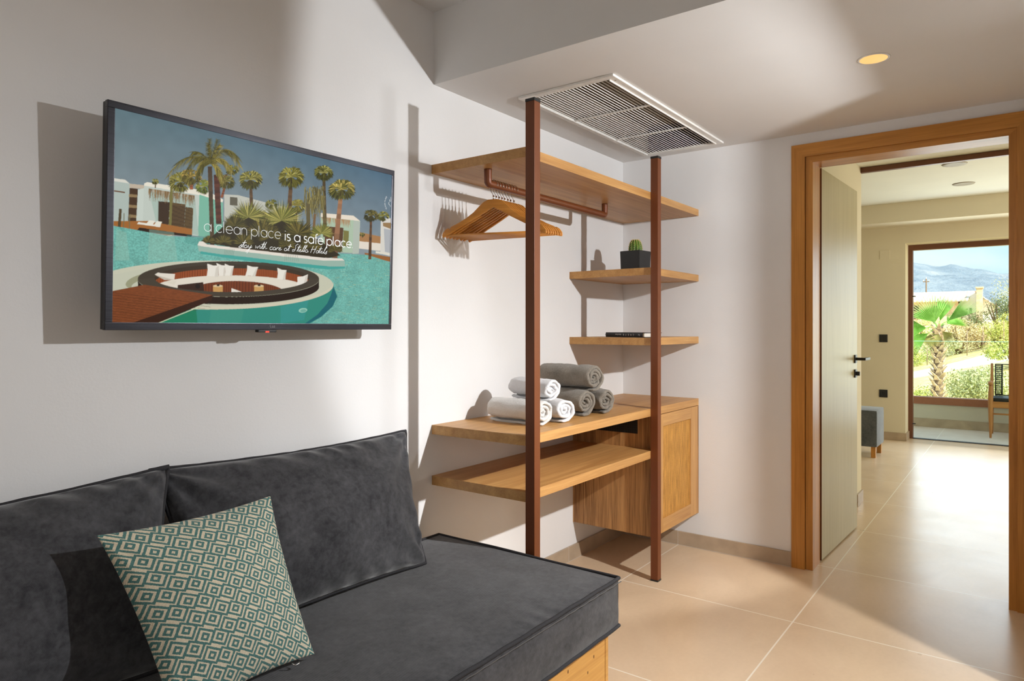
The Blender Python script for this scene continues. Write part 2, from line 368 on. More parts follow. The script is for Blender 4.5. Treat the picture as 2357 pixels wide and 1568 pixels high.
# ================================================================ open wardrobe unit
wr = thing('wardrobe_unit', 'open oak wardrobe unit with two tall bronze posts and floating shelves, standing in the corner', 'wardrobe', (-.85, -.25, 0))
FY = -.478
def shelf(name, x0, x1, z1, t, mat, label=None):
    o = MB().box(x0, x1, FY, -.0005, z1-t, z1, .0008).build(name, mat, wr); 
    if label: o['label'] = label
    return o
shelf('top_shelf', -1.687, -.0005, 1.922, .037, M_oakx, 'deep top shelf carrying the clothes rail')
shelf('shelf', -.615, -.0005, 1.551, .037, M_oakx, 'short corner shelf holding the cactus')
shelf('shelf', -.615, -.0005, 1.201, .038, M_oakx, 'short corner shelf holding the book')
shelf('worktop', -1.685, -.0005, .850, .038, M_oakx, 'long counter shelf holding the rolled towels')
shelf('lower_shelf', -1.685, -.5805, .641, .038, M_oakx, 'open shelf under the counter')
for i, (x0, x1, y0, y1) in enumerate([(-1.690, -1.652, -.519, -.4785), (-.627, -.589, -.517, -.4785)]):
    p = MB().box(x0, x1, y0, y1, .008, 2.086, .002).build('upright_post', M_bronze, wr); p['label'] = ['tall bronze square post in front of the towels', 'tall bronze square post beside the rattan cabinet'][i]
    MB().box(x0-.0008, x1+.0008, y0-.0008, y1+.0008, 0, .008, .001).build('foot_cap', M_black, p)
    MB().box(x0-.0008, x1+.0008, y0-.0008, y1+.0008, 2.086, 2.097, .001).build('top_cap', M_black, p)
r = .0155; zr = 1.828; yr = -.24
rl = MB().tube([(-1.614, yr, 1.886), (-1.614, yr, zr+.02), (-1.6135, yr, zr+.004), (-1.609, yr, zr), (-1.59, yr, zr), (-.68, yr, zr), (-.665, yr, zr), (-.661, yr, zr+.004), (-.66, yr, zr+.02), (-.66, yr, 1.886)], r, 20)
rlo = autosmooth(rl.build('clothes_rail', M_bronze, wr, True), 50)
# cabinet
cx0, cx1, cz0, cz1 = -.580, -.0005, .200, .812
cab = MB().box(cx0, cx0+.02, FY+.002, -.0005, cz0, cz1, .0008).box(cx1-.012, cx1, FY, -.0005, cz0, cz1, .0008).box(cx0+.02, cx1-.012, FY+.022, -.0005, cz0, cz0+.018).box(cx0+.02, cx1-.012, -.03, -.0005, cz0+.018, cz1)
cabo = cab.build('cabinet_body', M_walz, wr); cabo['label'] = 'wall-hung cabinet carcass under the counter'
MB().box(cx0-.0015, cx0-.0001, -.385, -.05, .712, .782).build('vent_grille', M_blackgap, wr)
gr = MB()
for i in range(26): y = -.38+i*.0128; gr.box(cx0-.0022, cx0-.0014, y, y+.0035, .714, .780)
for i in range(5): z = .722+i*.0125; gr.box(cx0-.0022, cx0-.0014, -.384, -.051, z, z+.002)
gr.build('vent_mesh', plain('dark_mesh_wire', (.02, .02, .02, 1), .5), bpy.data.objects['vent_grille'])
# door with rattan panel
dx0, dx1, dz0, dz1 = -.578, -.0155, .203, .809
fw = .098
dr = MB().box(dx0+.001, dx1-.001, FY+.0115, FY+.019, dz0+.001, dz1-.001).build('cabinet_door', M_oakz, wr); dr['label'] = 'cabinet door with a woven rattan panel'
for (a_, b_) in ((dx0, dx0+fw), (dx1-fw, dx1)): MB().box(a_, b_, FY-.0005, FY+.0114, dz0, dz1, .0008).build('door_stile', M_oakz, dr)
for (a_, b_) in ((dz1-.062, dz1), (dz0, dz0+.07)): MB().box(dx0+fw, dx1-fw, FY-.0005, FY+.0114, a_, b_, .0008).build('door_rail', M_oakx, dr)
mr = Mat('woven_rattan', .55, 0, .35); x, y, z = mr.xyz()
wz = (z*(2*math.pi/.006)).sin(); wx = (x*(2*math.pi/.0095)).sin(); chk = wz*wx
nn = mr.noise(18, 3, .5, (4, 1, .6)); nf = mr.noise(220, 2)
mr.color(mr.ramp(nn*.55+chk*.13+nf*.25+.06, [(.28, (.36, .15, .02, 1)), (.62, (.82, .42, .10, 1))])); mr.bump(chk+wx*.4, .8, .0015)
MB().box(dx0+fw-.002, dx1-fw+.002, FY+.006, FY+.010, dz0+.068, dz1-.060).build('rattan_panel', mr.m, dr)
MB().box(-.5795, -.574, FY-.004, FY, .735, .752, .0005).build('door_hinge', M_black, dr)

# ================================================================ ceiling air grille
vg = thing('air_vent_grille', 'white slatted air conditioning grille set in the lowered ceiling above the wardrobe', 'vent', (-.72, -.425, LOW))
X0, X1, Y0, Y1 = -1.345, -.098, -.657, -.192; zt = LOW-.0002; fwv = .034
fr = MB()
for (a0, a1, b0, b1) in ((X0, X1, Y0, Y0+fwv), (X0, X1, Y1-fwv, Y1), (X0, X0+fwv, Y0+fwv, Y1-fwv), (X1-fwv, X1, Y0+fwv, Y1-fwv)):
    fr.box(a0, a1, b0, b1, zt-.010, zt, .002)
fr.box(X0+fwv-.004, X1-fwv+.004, Y0+fwv-.004, Y0+fwv, zt-.016, zt-.008).box(X0+fwv-.004, X1-fwv+.004, Y1-fwv, Y1-fwv+.004, zt-.016, zt-.008)
fr.build('vent_frame', M_grille, vg)
sl_ = MB(); ns_ = 23
for i in range(ns_):
    yy = Y0+fwv+.009+(Y1-Y0-2*fwv-.018)*i/(ns_-1)
    sl_.obox(Matrix.Translation(((X0+X1)/2, yy, zt-.004)) @ Matrix.Rotation(math.radians(12), 4, 'X'), X1-X0-2*fwv, .0014, .0040)
sl_.build('louvre_slats', M_grille, vg)
for k in (1, 2):
    xx = X0+(X1-X0)*(k/3); MB().box(xx-.006, xx+.006, Y0+fwv, Y1-fwv, zt-.0135, zt-.008, .001).build('cross_bar', M_grille, vg)
for (xx, yy) in ((X0+.05, Y0+.016), (X1-.05, Y0+.016), (X0+.05, Y1-.016), (X1-.05, Y1-.016)): MB().lathe([(.004, 0), (.004, .002)], (xx, yy, zt-.0115), 10).build('screw', M_chrome, vg)
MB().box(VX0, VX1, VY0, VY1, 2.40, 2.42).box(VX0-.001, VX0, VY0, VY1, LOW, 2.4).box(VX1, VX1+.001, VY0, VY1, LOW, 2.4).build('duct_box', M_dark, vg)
# ================================================================ downlights
dn = thing('downlight', 'glowing warm round downlight recessed in the lowered ceiling before the doorway', 'ceiling light', (-.892, -1.507, LOW))
MB().lathe([(.0505, -.0025), (.053, -.0025), (.056, -.0001)], (-.892, -1.507, LOW), 32).build('trim_ring', M_grille, dn, True)
MB().lathe([(.001, -.0040), (.0505, -.0024)], (-.892, -1.507, LOW), 32).build('lamp_lens', emit('warm_lamp_glow', (1, .52, .17, 1), .95), dn)
for i, (x, y) in enumerate([(2.823, -1.51), (3.767, -1.517)]):
    q = MB().lathe([(.001, -.004), (.05, -.004), (.085, -.006), (.09, -.0001)], (x, y, 2.575), 28).build('ceiling_downlight', plain('grey_unlit_lamp', (.30, .25, .17, 1), .5), None, True, (x, y, 2.575))
    tag(q, ['unlit round recessed spotlight in the bedroom ceiling, the one nearer the dark track', 'unlit round recessed spotlight in the bedroom ceiling, the one nearer the terrace'][i], 'ceiling light', 'bedroom ceiling spotlights')
# switches on the far bedroom wall
sw = MB().box(4.910, 4.918, -.738, -.655, 1.090, 1.176, .002).build('light_switch', M_socket, None, False, (4.915, -.695, 1.13)); tag(sw, 'square black light switch on the bedroom wall beside the terrace door', 'switch')
MB().box(4.907, 4.911, -.728, -.698, 1.102, 1.164, .001).box(4.907, 4.911, -.695, -.665, 1.102, 1.164, .001).build('rocker', M_socket, sw)
so = MB().box(4.910, 4.918, -.738, -.655, .470, .556, .002).build('power_socket', M_socket, None, False, (4.915, -.695, .51)); tag(so, 'square black power socket low on the wall under the light switch', 'socket')
MB().tube([(4.9095, -.6965+.022*math.cos(t/16*2*math.pi), .513+.022*math.sin(t/16*2*math.pi)) for t in range(16)], .0025, 6, True).build('socket_ring', M_black, so)
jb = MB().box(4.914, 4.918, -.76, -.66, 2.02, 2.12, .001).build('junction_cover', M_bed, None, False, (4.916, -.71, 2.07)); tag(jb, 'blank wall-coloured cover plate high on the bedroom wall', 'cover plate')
# ================================================================ television
TW, TH = .966, .573
TM = Matrix.Translation((-2.508, -.130, 1.5305)) @ Matrix.Rotation(math.radians(1.7), 4, 'X') @ Matrix.Rotation(math.radians(90), 4, 'X')
# local frame: x right, y up, z towards the room
tv = thing('television', 'flat wall-mounted television showing a hotel pool with palm trees and white lettering', 'television', (-2.508, -.13, 1.5305))
SX0, SX1, SY0, SY1 = -.465, .4715, -.2665, .2690
bz = MB()
for b in ((-TW/2, TW/2, SY1, TH/2), (-TW/2, TW/2, -TH/2, SY0), (-TW/2, SX0, SY0, SY1), (SX1, TW/2, SY0, SY1)): bz.box(*b, -.014, 0, .0015)
mbz = Mat('brushed_dark_bezel', .30, .75, .5); g1 = mbz.noise(1, 4, .6, (6, 700, 700)); mbz.color(mbz.ramp(g1, [(.3, (.030, .030, .036, 1)), (.7, (.060, .060, .070, 1))])); mbz.bump(g1, .15, .0004)
M_bez = mbz.m
bz.xf(TM).build('bezel', M_bez, tv)
MB().box(-TW/2+.001, TW/2-.001, -TH/2+.001, TH/2-.001, -.030, -.0145, .003).box(-.36, .36, -.25, .10, -.058, -.030, .01).xf(TM).build('back_housing', M_black, tv)
MB().box(-.12, .12, -.12, .12, -.075, -.058).xf(TM).box(-2.63, -2.39, -.045, -.001, 1.42, 1.66, .002).build('wall_bracket', M_black, tv)
lm = MB().box(-.052, .010, -TH/2-.008, -TH/2, -.022, -.004, .002).xf(TM).build('sensor_tab', M_black, tv)
MB().box(-.028, -.016, -TH/2-.0085, -TH/2-.004, -.0045, -.0032).xf(TM).build('standby_lamp', emit('red_standby', (1, .04, .02, 1), 1.5), lm)
lgm = MB(); cyl = -TH/2+.0100
lgm.tube([(-.0145+.0042*math.cos(t/14*2*math.pi), cyl+.0042*math.sin(t/14*2*math.pi), .0004) for t in range(14)], .0005, 4, True)
lgm.box(-.0150, -.0143, cyl-.002, cyl+.002, .0001, .0006).box(-.0150, -.0115, cyl-.002, cyl-.0013, .0001, .0006).lathe([(.0001, 0), (.0007, .0004)], (-.0165, cyl+.0016, .0002), 8)
t_ = text_mb('LG', .0085, Matrix.Translation((-.0085, cyl-.0029, .0002)), .0001); lgm.add(t_.v, t_.f)
lgm.xf(TM).build('maker_badge', plain('grey_badge', (.30, .30, .31, 1), .4, .6), tv)

# ---- the picture on the screen: painted into point colours of a dense grid
PW, PH = 1440, 822; SS = np.ones((PH, PW, 3), dtype=np.float32)
# tracing frame: four screen corners as read off a close-up view
src = np.array([(122, 108), (1790, 528), (1764, 1424), (98, 1418)], float); dst = np.array([(0, 0), (1, 0), (1, 1), (0, 1)], float)
A_ = []
for (x, y), (u, v) in zip(src, dst): A_ += [[x, y, 1, 0, 0, 0, -u*x, -u*y, -u], [0, 0, 0, x, y, 1, -v*x, -v*y, -v]]
Hm = np.linalg.svd(np.array(A_))[2][-1].reshape(3, 3)
def h(p):
    p = np.atleast_2d(np.array(p, float)); q = np.c_[p, np.ones(len(p))] @ Hm.T; return q[:, :2]/q[:, 2:]
def col(c): return np.array([((x/255+.055)/1.055)**2.4 if x > 10 else x/255/12.92 for x in c], np.float32)
yy, xx = np.mgrid[0:PH, 0:PW]; UU = (xx+.5)/PW; VV = (yy+.5)/PH
def vnoise(sx, sy, seed):
    r = np.random.default_rng(seed); g = r.random((sy+2, sx+2)); X = UU*sx; Y = VV*sy; i = X.astype(int); j = Y.astype(int); fx = X-i; fy = Y-j
    fx = fx*fx*(3-2*fx); fy = fy*fy*(3-2*fy)
    return (g[j, i]*(1-fx)+g[j, i+1]*fx)*(1-fy)+(g[j+1, i]*(1-fx)+g[j+1, i+1]*fx)*fy
def mask(poly, dense=True):
    q = h(poly); P = q*[PW, PH]; x0, y0 = np.floor(P.min(0)).astype(int)-1; x1, y1 = np.ceil(P.max(0)).astype(int)+2
    x0, y0 = max(0, x0), max(0, y0); x1, y1 = min(PW, x1), min(PH, y1)
    if x1 <= x0 or y1 <= y0: return None
    X, Y = np.meshgrid(np.arange(x0, x1)+.5, np.arange(y0, y1)+.5); ins = np.zeros(X.shape, bool); n = len(P)
    for k in range(n):
        ax, ay = P[k]; bx, by = P[(k+1) % n]
        if ay == by: continue
        c = (ay > Y) != (by > Y); ins ^= c & (X < (bx-ax)*(Y-ay)/(by-ay)+ax)
    return (slice(y0, y1), slice(x0, x1)), ins
def poly(pts, c, a=1.0, tex=None):
    m = mask(pts)
    if m is None: return
    s, ins = m; cc = col(c)
    t = SS[s]
    src_ = cc if tex is None else cc*tex[s][..., None]
    t[ins] = (t*(1-a)+src_*a)[ins]
def ell(cx, cy, rx, ry, rot=0, a0=0, a1=360, n=60):
    r = math.radians(rot); o = []
    for k in range(n+1):
        a = math.radians(a0+(a1-a0)*k/n); x = rx*math.cos(a); y = ry*math.sin(a); o.append((cx+x*math.cos(r)-y*math.sin(r), cy+x*math.sin(r)+y*math.cos(r)))
    return o
def line(p, q, w0, w1, c, a=1.0):
    p = np.array(p, float); q = np.array(q, float); d = q-p; L = np.hypot(*d)+1e-6; nrm = np.array([-d[1], d[0]])/L
    poly([p+nrm*w0/2, q+nrm*w1/2, q-nrm*w1/2, p-nrm*w0/2], c, a)
N1 = vnoise(40, 24, 1); N2 = vnoise(400, 260, 2); N3 = vnoise(140, 500, 3)
# sky
gr_ = np.clip(VV/.62, 0, 1)[..., None]; lr_ = (.30+.7*UU)[..., None]; SS[:] = (col((102, 122, 124))*(1-lr_)+col((78, 106, 126))*lr_)*(1-gr_)+col((140, 150, 154))*gr_
SS *= (.94+.12*N1)[..., None]
# far ground right
poly([(1590, 870), (1800, 915), (1800, 960), (1590, 940)], (165, 120, 75)); poly([(1590, 925), (1720, 940), (1720, 985), (1590, 970)], (225, 215, 200))
# buildings, left to right
W1, W2, W3 = (214, 212, 200), (178, 190, 178), (150, 180, 168)
poly([(90, 535), (185, 548), (212, 572), (200, 815), (90, 805)], (172, 184, 176)); poly([(90, 535), (185, 548), (212, 572), (90, 552)], W1)
poly([(212, 572), (300, 582), (300, 606), (212, 598)], (190, 175, 155)); poly([(212, 598), (262, 604), (250, 815), (200, 810)], (70, 50, 32))
for y in (635, 700, 760): poly([(206, y), (258, y+5), (256, y+22), (205, y+18)], (160, 135, 95), .7)
poly([(100, 610), (183, 622), (183, 630), (100, 618)], (105, 70, 48))
poly([(262, 608), (300, 600), (300, 815), (250, 812)], (196, 204, 194))
poly([(300, 572), (318, 563), (640, 612), (690, 640), (640, 895), (560, 885), (290, 820)], (190, 198, 188))
poly([(300, 572), (318, 563), (640, 612), (700, 628), (780, 672), (775, 690), (640, 645), (300, 584)], (228, 222, 205))
poly([(636, 640), (778, 690), (775, 870), (690, 905), (625, 893)], (120, 178, 155))
poly([(330, 620), (608, 660), (630, 890), (590, 880), (370, 800)], (168, 186, 174))
poly([(387, 680), (455, 686), (447, 830), (383, 812)], (62, 45, 30)); poly([(455, 686), (552, 700), (540, 850), (447, 840)], (92, 72, 45)); poly([(552, 715), (598, 725), (590, 862), (540, 852)], (100, 80, 48))
for k in range(24): y = 706+k*6.3; line((460, y), (592, y+16), 2.2, 2.2, (58, 40, 24))
th = rng.random(150)
for t in th:
    x = 328+t*278; y = 606+t*44; L = 35+rng.random()*40; line((x, y-4), (x+rng.normal()*4, y+L), 4, .8, (150, 118, 75) if rng.random() < .5 else (112, 86, 54), .85)
poly([(460, 578), (476, 580), (462, 890), (446, 888)], (118, 112, 62)); poly([(440, 884), (468, 886), (466, 897), (440, 896)], (200, 200, 185))
poly([(110, 800), (320, 800), (590, 850), (590, 885), (440, 888), (110, 828)], (158, 100, 45)); poly([(270, 840), (590, 885), (585, 897), (250, 862)], (45, 28, 15))
poly([(265, 806), (400, 828), (395, 838), (255, 818)], (225, 222, 208)); poly([(312, 815), (330, 796), (366, 800), (352, 822)], (226, 222, 205)); poly([(360, 822), (378, 800), (408, 806), (398, 828)], (226, 222, 205))
poly([(147, 724), (163, 726), (155, 848), (137, 846)], (80, 66, 42)); line((177, 752), (172, 856), 5, 5, (110, 105, 75)); line((212, 757), (208, 856), 5, 5, (110, 105, 75))
# centre/right buildings
poly([(785, 640), (870, 645), (1035, 690), (1230, 740), (1232, 900), (785, 800)], (190, 190, 178)); poly([(820, 655), (865, 660), (865, 710), (820, 705)], (95, 90, 75))
poly([(1365, 755), (1560, 772), (1600, 805), (1590, 1000), (1360, 985)], (170, 190, 165)); poly([(1365, 755), (1560, 772), (1600, 805), (1560, 800), (1365, 778)], (230, 218, 200)); poly([(1560, 800), (1600, 808), (1590, 1000), (1552, 1003)], (176, 185, 172))
poly([(1390, 835), (1500, 845), (1490, 985), (1385, 975)], (90, 60, 38)); poly([(1500, 860), (1532, 864), (1528, 960), (1496, 955)], (120, 115, 60))
for t in rng.random(70):
    x = 1370+t*175; y = 778+t*22; line((x, y), (x+rng.normal()*3, y+22+rng.random()*26), 4, .8, (170, 130, 88), .8)
poly([(1722, 790), (1800, 788), (1790, 1020), (1718, 1000)], (214, 210, 200)); poly([(1735, 815), (1800, 815), (1800, 860), (1735, 835)], (150, 120, 80)); poly([(1740, 850), (1795, 860), (1790, 1000), (1745, 990)], (140, 150, 165), .6)
poly([(1625, 995), (1800, 1025), (1800, 1055), (1625, 1012)], (150, 95, 45)); poly([(1690, 985), (1790, 1000), (1790, 1015), (1690, 998)], (220, 215, 200))
# water
poly([(90, 826), (260, 856), (440, 892), (640, 900), (1000, 960), (1500, 1000), (1640, 1008), (1800, 1060), (1800, 1440), (90, 1440)], (108, 172, 160))
m = mask([(90, 826), (260, 856), (440, 892), (640, 900), (1000, 960), (1500, 1000), (1640, 1008), (1800, 1060), (1800, 1440), (90, 1440)])
s, ins = m; wt = ((.78+.5*N2)*(.9+.2*N1)*(.9+.2*N3))[s]; t = SS[s]; t[ins] = (t*wt[..., None])[ins]
for (a, b, w) in ((130, 190, 60), (330, 480, 120), (850, 1000, 90)): poly([(a, 850), (b, 870), (b+20, 1040), (a-10, 1040)], (160, 190, 170), .28)
poly([(560, 885), (760, 905), (640, 960), (540, 930)], (50, 130, 120), .35)
for k in range(260):
    x = 1250+rng.random()*520; y = 1020+rng.random()*390; line((x, y), (x+12+rng.random()*18, y+2), 1.6, 1.6, (200, 205, 150) if k % 3 else (60, 140, 150), .45)
# foliage helpers
def fan(cx, cy, R, n=26, c1=(92, 96, 38), c2=(150, 148, 72), squash=.95, a0=0, a1=360, droop=.25, w=5):
    for k in range(n):
        a = math.radians(a0+(a1-a0)*(k+rng.random())/n); L = R*(.7+.3*rng.random()); c = c1 if rng.random() < .6 else c2
        q_ = .75+.5*rng.random(); c = tuple(int(min(255, v*q_)) for v in c)
        x1 = cx+L*.6*math.cos(a); y1 = cy+L*.6*math.sin(a)*squash; x2 = cx+L*math.cos(a); y2 = cy+L*math.sin(a)*squash+droop*L*.5
        line((cx, cy), (x1, y1), w*.6, w, c); line((x1, y1), (x2, y2), w, .5, c)
def palm(cx, cy, R, base, tw=16, heads=8, c1=(88, 90, 34), c2=(158, 150, 78), trunk=(96, 72, 48)):
    bx, by = base; pts = 14
    for k in range(pts):
        t0, t1 = k/pts, (k+1)/pts; w = tw*(.75+.35*t0); q_ = .8+.4*rng.random(); cc = tuple(int(v*q_) for v in trunk)
        line((cx+(bx-cx)*t0, cy+(by-cy)*t0), (cx+(bx-cx)*t1, cy+(by-cy)*t1), w, w*1.05, cc)
    for k in range(heads):
        a = 2*math.pi*k/heads+rng.random()*.5; d = R*(.30+.12*rng.random()); fx, fy = cx+d*math.cos(a), cy+d*math.sin(a)*.8
        line((cx, cy), (fx, fy), R*.05, R*.04, c2)
        fan(fx, fy, R*.60, 24, tuple(int(v*(.62 if math.sin(a) > 0 else .95)) for v in c1), c2 if math.sin(a) < .2 else c1, .9, math.degrees(a)-62, math.degrees(a)+62, .35, R*.085)
    fan(cx, cy-R*.05, R*.50, 26, c1, c2, .9, 160, 380, .1, R*.08); fan(cx, cy+R*.05, R*.42, 18, (60, 52, 24), c1, 1.1, 20, 160, .5, R*.07)
palm(368, 560, 26, (368, 600), 6, 5); palm(520, 560, 85, (540, 620), 12, 7, (110, 105, 45)); palm(585, 530, 72, (588, 610), 18, 7, (118, 108, 50), (170, 140, 70), (150, 85, 55)); palm(665, 590, 60, (672, 640), 10, 6, (112, 125, 50))
palm(800, 560, 62, (770, 660), 14, 7, (90, 88, 40), (140, 130, 70), (120, 70, 45)); palm(835, 490, 45, (760, 560), 8, 6); palm(1070, 700, 45, (1075, 720), 8, 5); palm(1225, 710, 62, (1215, 830), 12, 6, (120, 110, 45)); palm(1735, 775, 42, (1735, 810), 8, 6)
# big feather palm
for (bx, by, w) in (((710, 960), 0, 26), ((752, 830), 0, 36)): pass
for k in range(16):
    t0, t1 = k/16, (k+1)/16; line((700+12*t0, 470+485*t0), (700+12*t1, 470+485*t1), 26, 26, tuple(int(v*(.8+.04*(k % 5))) for v in (92, 72, 50)))
    line((740+12*t0, 520+300*t0), (740+12*t1, 520+300*t1), 34, 34, tuple(int(v*(.75+.06*(k*3 % 5))) for v in (98, 58, 44)))
def frond(p0, p1, sag, leaf, c):
    p0 = np.array(p0, float); p1 = np.array(p1, float); prev = p0
    for k in range(1, 27):
        t = k/26; p = p0*(1-t)+p1*t; p = p+np.array([0, -sag*4*t*(1-t)]); line(prev, p, 3, 2.4, c)
        for sgn in (-1, 1):
            d = p-prev; n = np.array([-d[1], d[0]])*sgn; n /= (np.hypot(*n)+1e-6); q = p+n*leaf*(1-t*.5)*.5+d/(np.hypot(*d)+1e-6)*leaf*.5+np.array([0, leaf*.35])
            q_ = .6+.8*rng.random(); cc = tuple(int(min(255, v*q_)) for v in c); line(p, q, 4.2, .6, cc)
        prev = p
for (q, sg) in (((450, 520), 70), ((500, 450), 40), ((600, 380), 20), ((700, 305), 0), ((760, 340), 10), ((880, 465), 90), ((870, 420), 60), ((640, 470), 30), ((560, 500), 60), ((830, 500), 50), ((620, 540), 40), ((780, 560), 30), ((690, 330), 0), ((745, 310), 0)):
    frond((705, 455), q, sg, 62, (124, 112, 52) if sg % 20 else (86, 80, 34))
palm(945, 550, 82, (950, 720), 20, 8, (92, 90, 36)); palm(1190, 535, 92, (1175, 760), 26, 8, (100, 96, 34)); palm(1385, 510, 66, (1390, 900), 22, 8, (84, 84, 34), (150, 145, 80), (88, 74, 48))
palm(1490, 610, 92, (1445, 1030), 30, 9, (96, 94, 38), (190, 170, 90), (140, 100, 72)); palm(1665, 770, 52, (1655, 1035), 16, 7, (70, 68, 30), (110, 100, 50), (84, 58, 34)); palm(1612, 885, 18, (1612, 905), 4, 5)
for k in range(220):   # shaggy skirt palm
    x = 1270+rng.random()*120; y = 590+rng.random()*130; line((x, y), (x+rng.normal()*10, y+50+rng.random()*50), 5, .8, tuple(int(v*(.6+.1*(k % 7))) for v in (128, 118, 70)), .9)
line((1290, 700), (1290, 980), 22, 24, (98, 88, 58)); line((1330, 760), (1318, 900), 14, 16, (120, 92, 60))
# island planting
poly([(640, 930), (700, 905), (860, 760), (1000, 740), (1200, 790), (1300, 880), (1480, 1010), (1400, 1030), (1000, 985)], (48, 40, 20))
for (x, y, R, a) in ((930, 780, 130, 1), (1130, 800, 150, 1), (850, 830, 90, 0), (1010, 870, 110, 0), (1230, 880, 110, 0), (1060, 900, 90, 0), (1370, 880, 80, 1), (780, 930, 60, 0), (690, 925, 45, 0), (1300, 960, 80, 0), (1450, 980, 50, 0), (900, 930, 70, 0), (1160, 950, 60, 0)):
    fan(x, y, R, 90, (96, 98, 40) if a else (62, 58, 24), (166, 156, 84) if a else (104, 92, 42), .85, 150, 390, -.12, 5)
poly([(655, 935), (730, 948), (1000, 978), (1300, 1020), (1480, 1035), (1495, 1045), (1200, 1020), (900, 985), (640, 950)], (72, 44, 24))
# island rim
rim = [(622, 945), (632, 925), (655, 925), (680, 943), (900, 970), (1150, 1000), (1380, 1025), (1490, 1030), (1506, 1045), (1506, 1078), (1420, 1085), (1150, 1058), (900, 1022), (700, 1005), (630, 985)]
poly(rim, (150, 178, 164)); poly([(622, 948), (632, 925), (655, 925), (680, 943), (900, 970), (1150, 1000), (1380, 1025), (1490, 1030), (1504, 1042), (1380, 1042), (1150, 1018), (900, 988), (700, 962), (650, 955)], (226, 218, 205))
poly([(640, 985), (760, 1003), (900, 1018), (1150, 1050), (1420, 1078), (1506, 1078), (1506, 1090), (1400, 1095), (1100, 1065), (860, 1035), (640, 1000)], (66, 160, 150))
for k in range(7): x = 790+k*9; line((x, 972), (x-8, 1012), 2.2, 1.5, (96, 120, 108), .8)
for k in range(8): x = 1150+k*10; line((x, 1004), (x-4+k*2, 1046), 2.4, 1.5, (110, 125, 110), .8)
# round sunken lounge: pool ledge, dark ring, seats
low = lambda cx, cy, rx, ry, n=60: [(cx+rx*math.cos(math.pi*k/n), cy+ry*math.sin(math.pi*k/n)) for k in range(n+1)]   # right end, round the front, to the left end
def clipd(P, clip, c, a=1.0, strp=0):
    m1 = mask(P); m2 = mask(clip)
    if m1 is None: return
    A1 = np.zeros((PH, PW), bool); A1[m1[0]] = m1[1]; A2 = np.zeros((PH, PW), bool); A2[m2[0]] = m2[1]; A1 &= A2
    cc = np.broadcast_to(col(c), SS.shape) if not strp else col(c)*(.72+.38*(np.sin(UU*strp+3*np.sin(UU*40)) > -.35))[..., None]
    SS[A1] = (SS*(1-a)+cc*a)[A1]
poly(ell(700, 1190, 737, 148), (196, 196, 174)); poly([(90, 1130), (300, 1090), (300, 1300), (90, 1300)], (190, 192, 172), .6)
wallp = low(700, 1190, 737, 148); poly(wallp+[(-37, 1430), (1280, 1430), (1362, 1382), (1432, 1318), (1460, 1258)], (50, 136, 120))
poly([(1437, 1200), (1458, 1258), (1430, 1320), (1362, 1380), (1282, 1424), (1262, 1424), (1340, 1368), (1400, 1300), (1425, 1240)], (28, 98, 108))
poly([(380, 1422), (610, 1330), (620, 1422)], (30, 122, 90)); poly([(700, 1345), (900, 1338), (880, 1422), (690, 1422)], (70, 150, 128), .4); poly([(1120, 1320), (1290, 1275), (1260, 1400), (1120, 1420)], (60, 150, 150), .45)
poly(low(700, 1172, 737, 148)+low(700, 1190, 737, 148)[::-1], (206, 200, 176))
poly(ell(300, 1165, 118, 44, -12), (146, 146, 114), .9); poly(ell(318, 1180, 100, 30, -12), (190, 192, 172))
RC = (805, 1152)
poly(low(RC[0], RC[1]+6, 546, 104)+low(RC[0], RC[1]+50, 546, 104)[::-1], (38, 24, 14))
poly(ell(RC[0], RC[1], 547, 106), (66, 58, 46))
IN = ell(827, 1148, 466, 84)
poly(IN, (60, 48, 34)); clipd(ell(830, 1176, 470, 88), IN, (142, 70, 32), 1, 900)
clipd(ell(815, 1215, 470, 84), IN, (222, 214, 198)); clipd(ell(850, 1243, 300, 78), IN, (112, 54, 26), 1, 700)
clipd([(500, 1190), (655, 1172), (662, 1240), (500, 1225)], IN, (56, 34, 22)); clipd(ell(622, 1197, 15, 15), IN, (34, 22, 16))
clipd(ell(828, 1167, 462, 88, 0, 190, 350)+[(1270, 1150), (380, 1150)], IN, (60, 48, 34), 0)
poly([(362, 1125), (380, 1115), (485, 1122), (480, 1160), (420, 1158)], (222, 215, 200)); poly([(362, 1128), (420, 1160), (482, 1160), (440, 1148)], (178, 168, 150), .7); poly([(420, 1168), (495, 1165), (480, 1190)], (215, 208, 190))
for p in ([(735, 1056), (795, 1072), (788, 1136), (750, 1134)], [(680, 1060), (750, 1072), (748, 1140), (677, 1136)], [(785, 1060), (842, 1074), (830, 1136), (788, 1132)], [(922, 1070), (988, 1080), (970, 1138), (910, 1132)], [(1102, 1085), (1158, 1100), (1150, 1160), (1100, 1155)], [(1222, 1140), (1286, 1125), (1280, 1190), (1215, 1196)]):
    (ax, ay), (bx, by), (cx_, cy_), (dx_, dy_) = p; poly([(ax, ay), ((ax+bx)/2, (ay+by)/2+5), (bx, by), ((bx+cx_)/2-4, (by+cy_)/2), (cx_, cy_), ((cx_+dx_)/2, (cy_+dy_)/2-2), (dx_, dy_), ((ax+dx_)/2+4, (ay+dy_)/2)], (230, 224, 212)); poly([(bx, by), (cx_, cy_), ((cx_*2+dx_)/3, cy_), ((bx*3+ax)/4, by+14)], (196, 188, 174), .6)
for cx in (745, 992): poly([(cx-30, 1195), (cx+28, 1195), (cx+28, 1240), (cx-30, 1240)], (196, 150, 88)); poly(ell(cx-1, 1195, 29, 7), (214, 190, 150)); poly([(cx-8, 1186), (cx+8, 1186), (cx+8, 1196), (cx-8, 1196)], (22, 16, 12))
poly([(825, 1208), (890, 1232), (825, 1238)], (225, 218, 205))
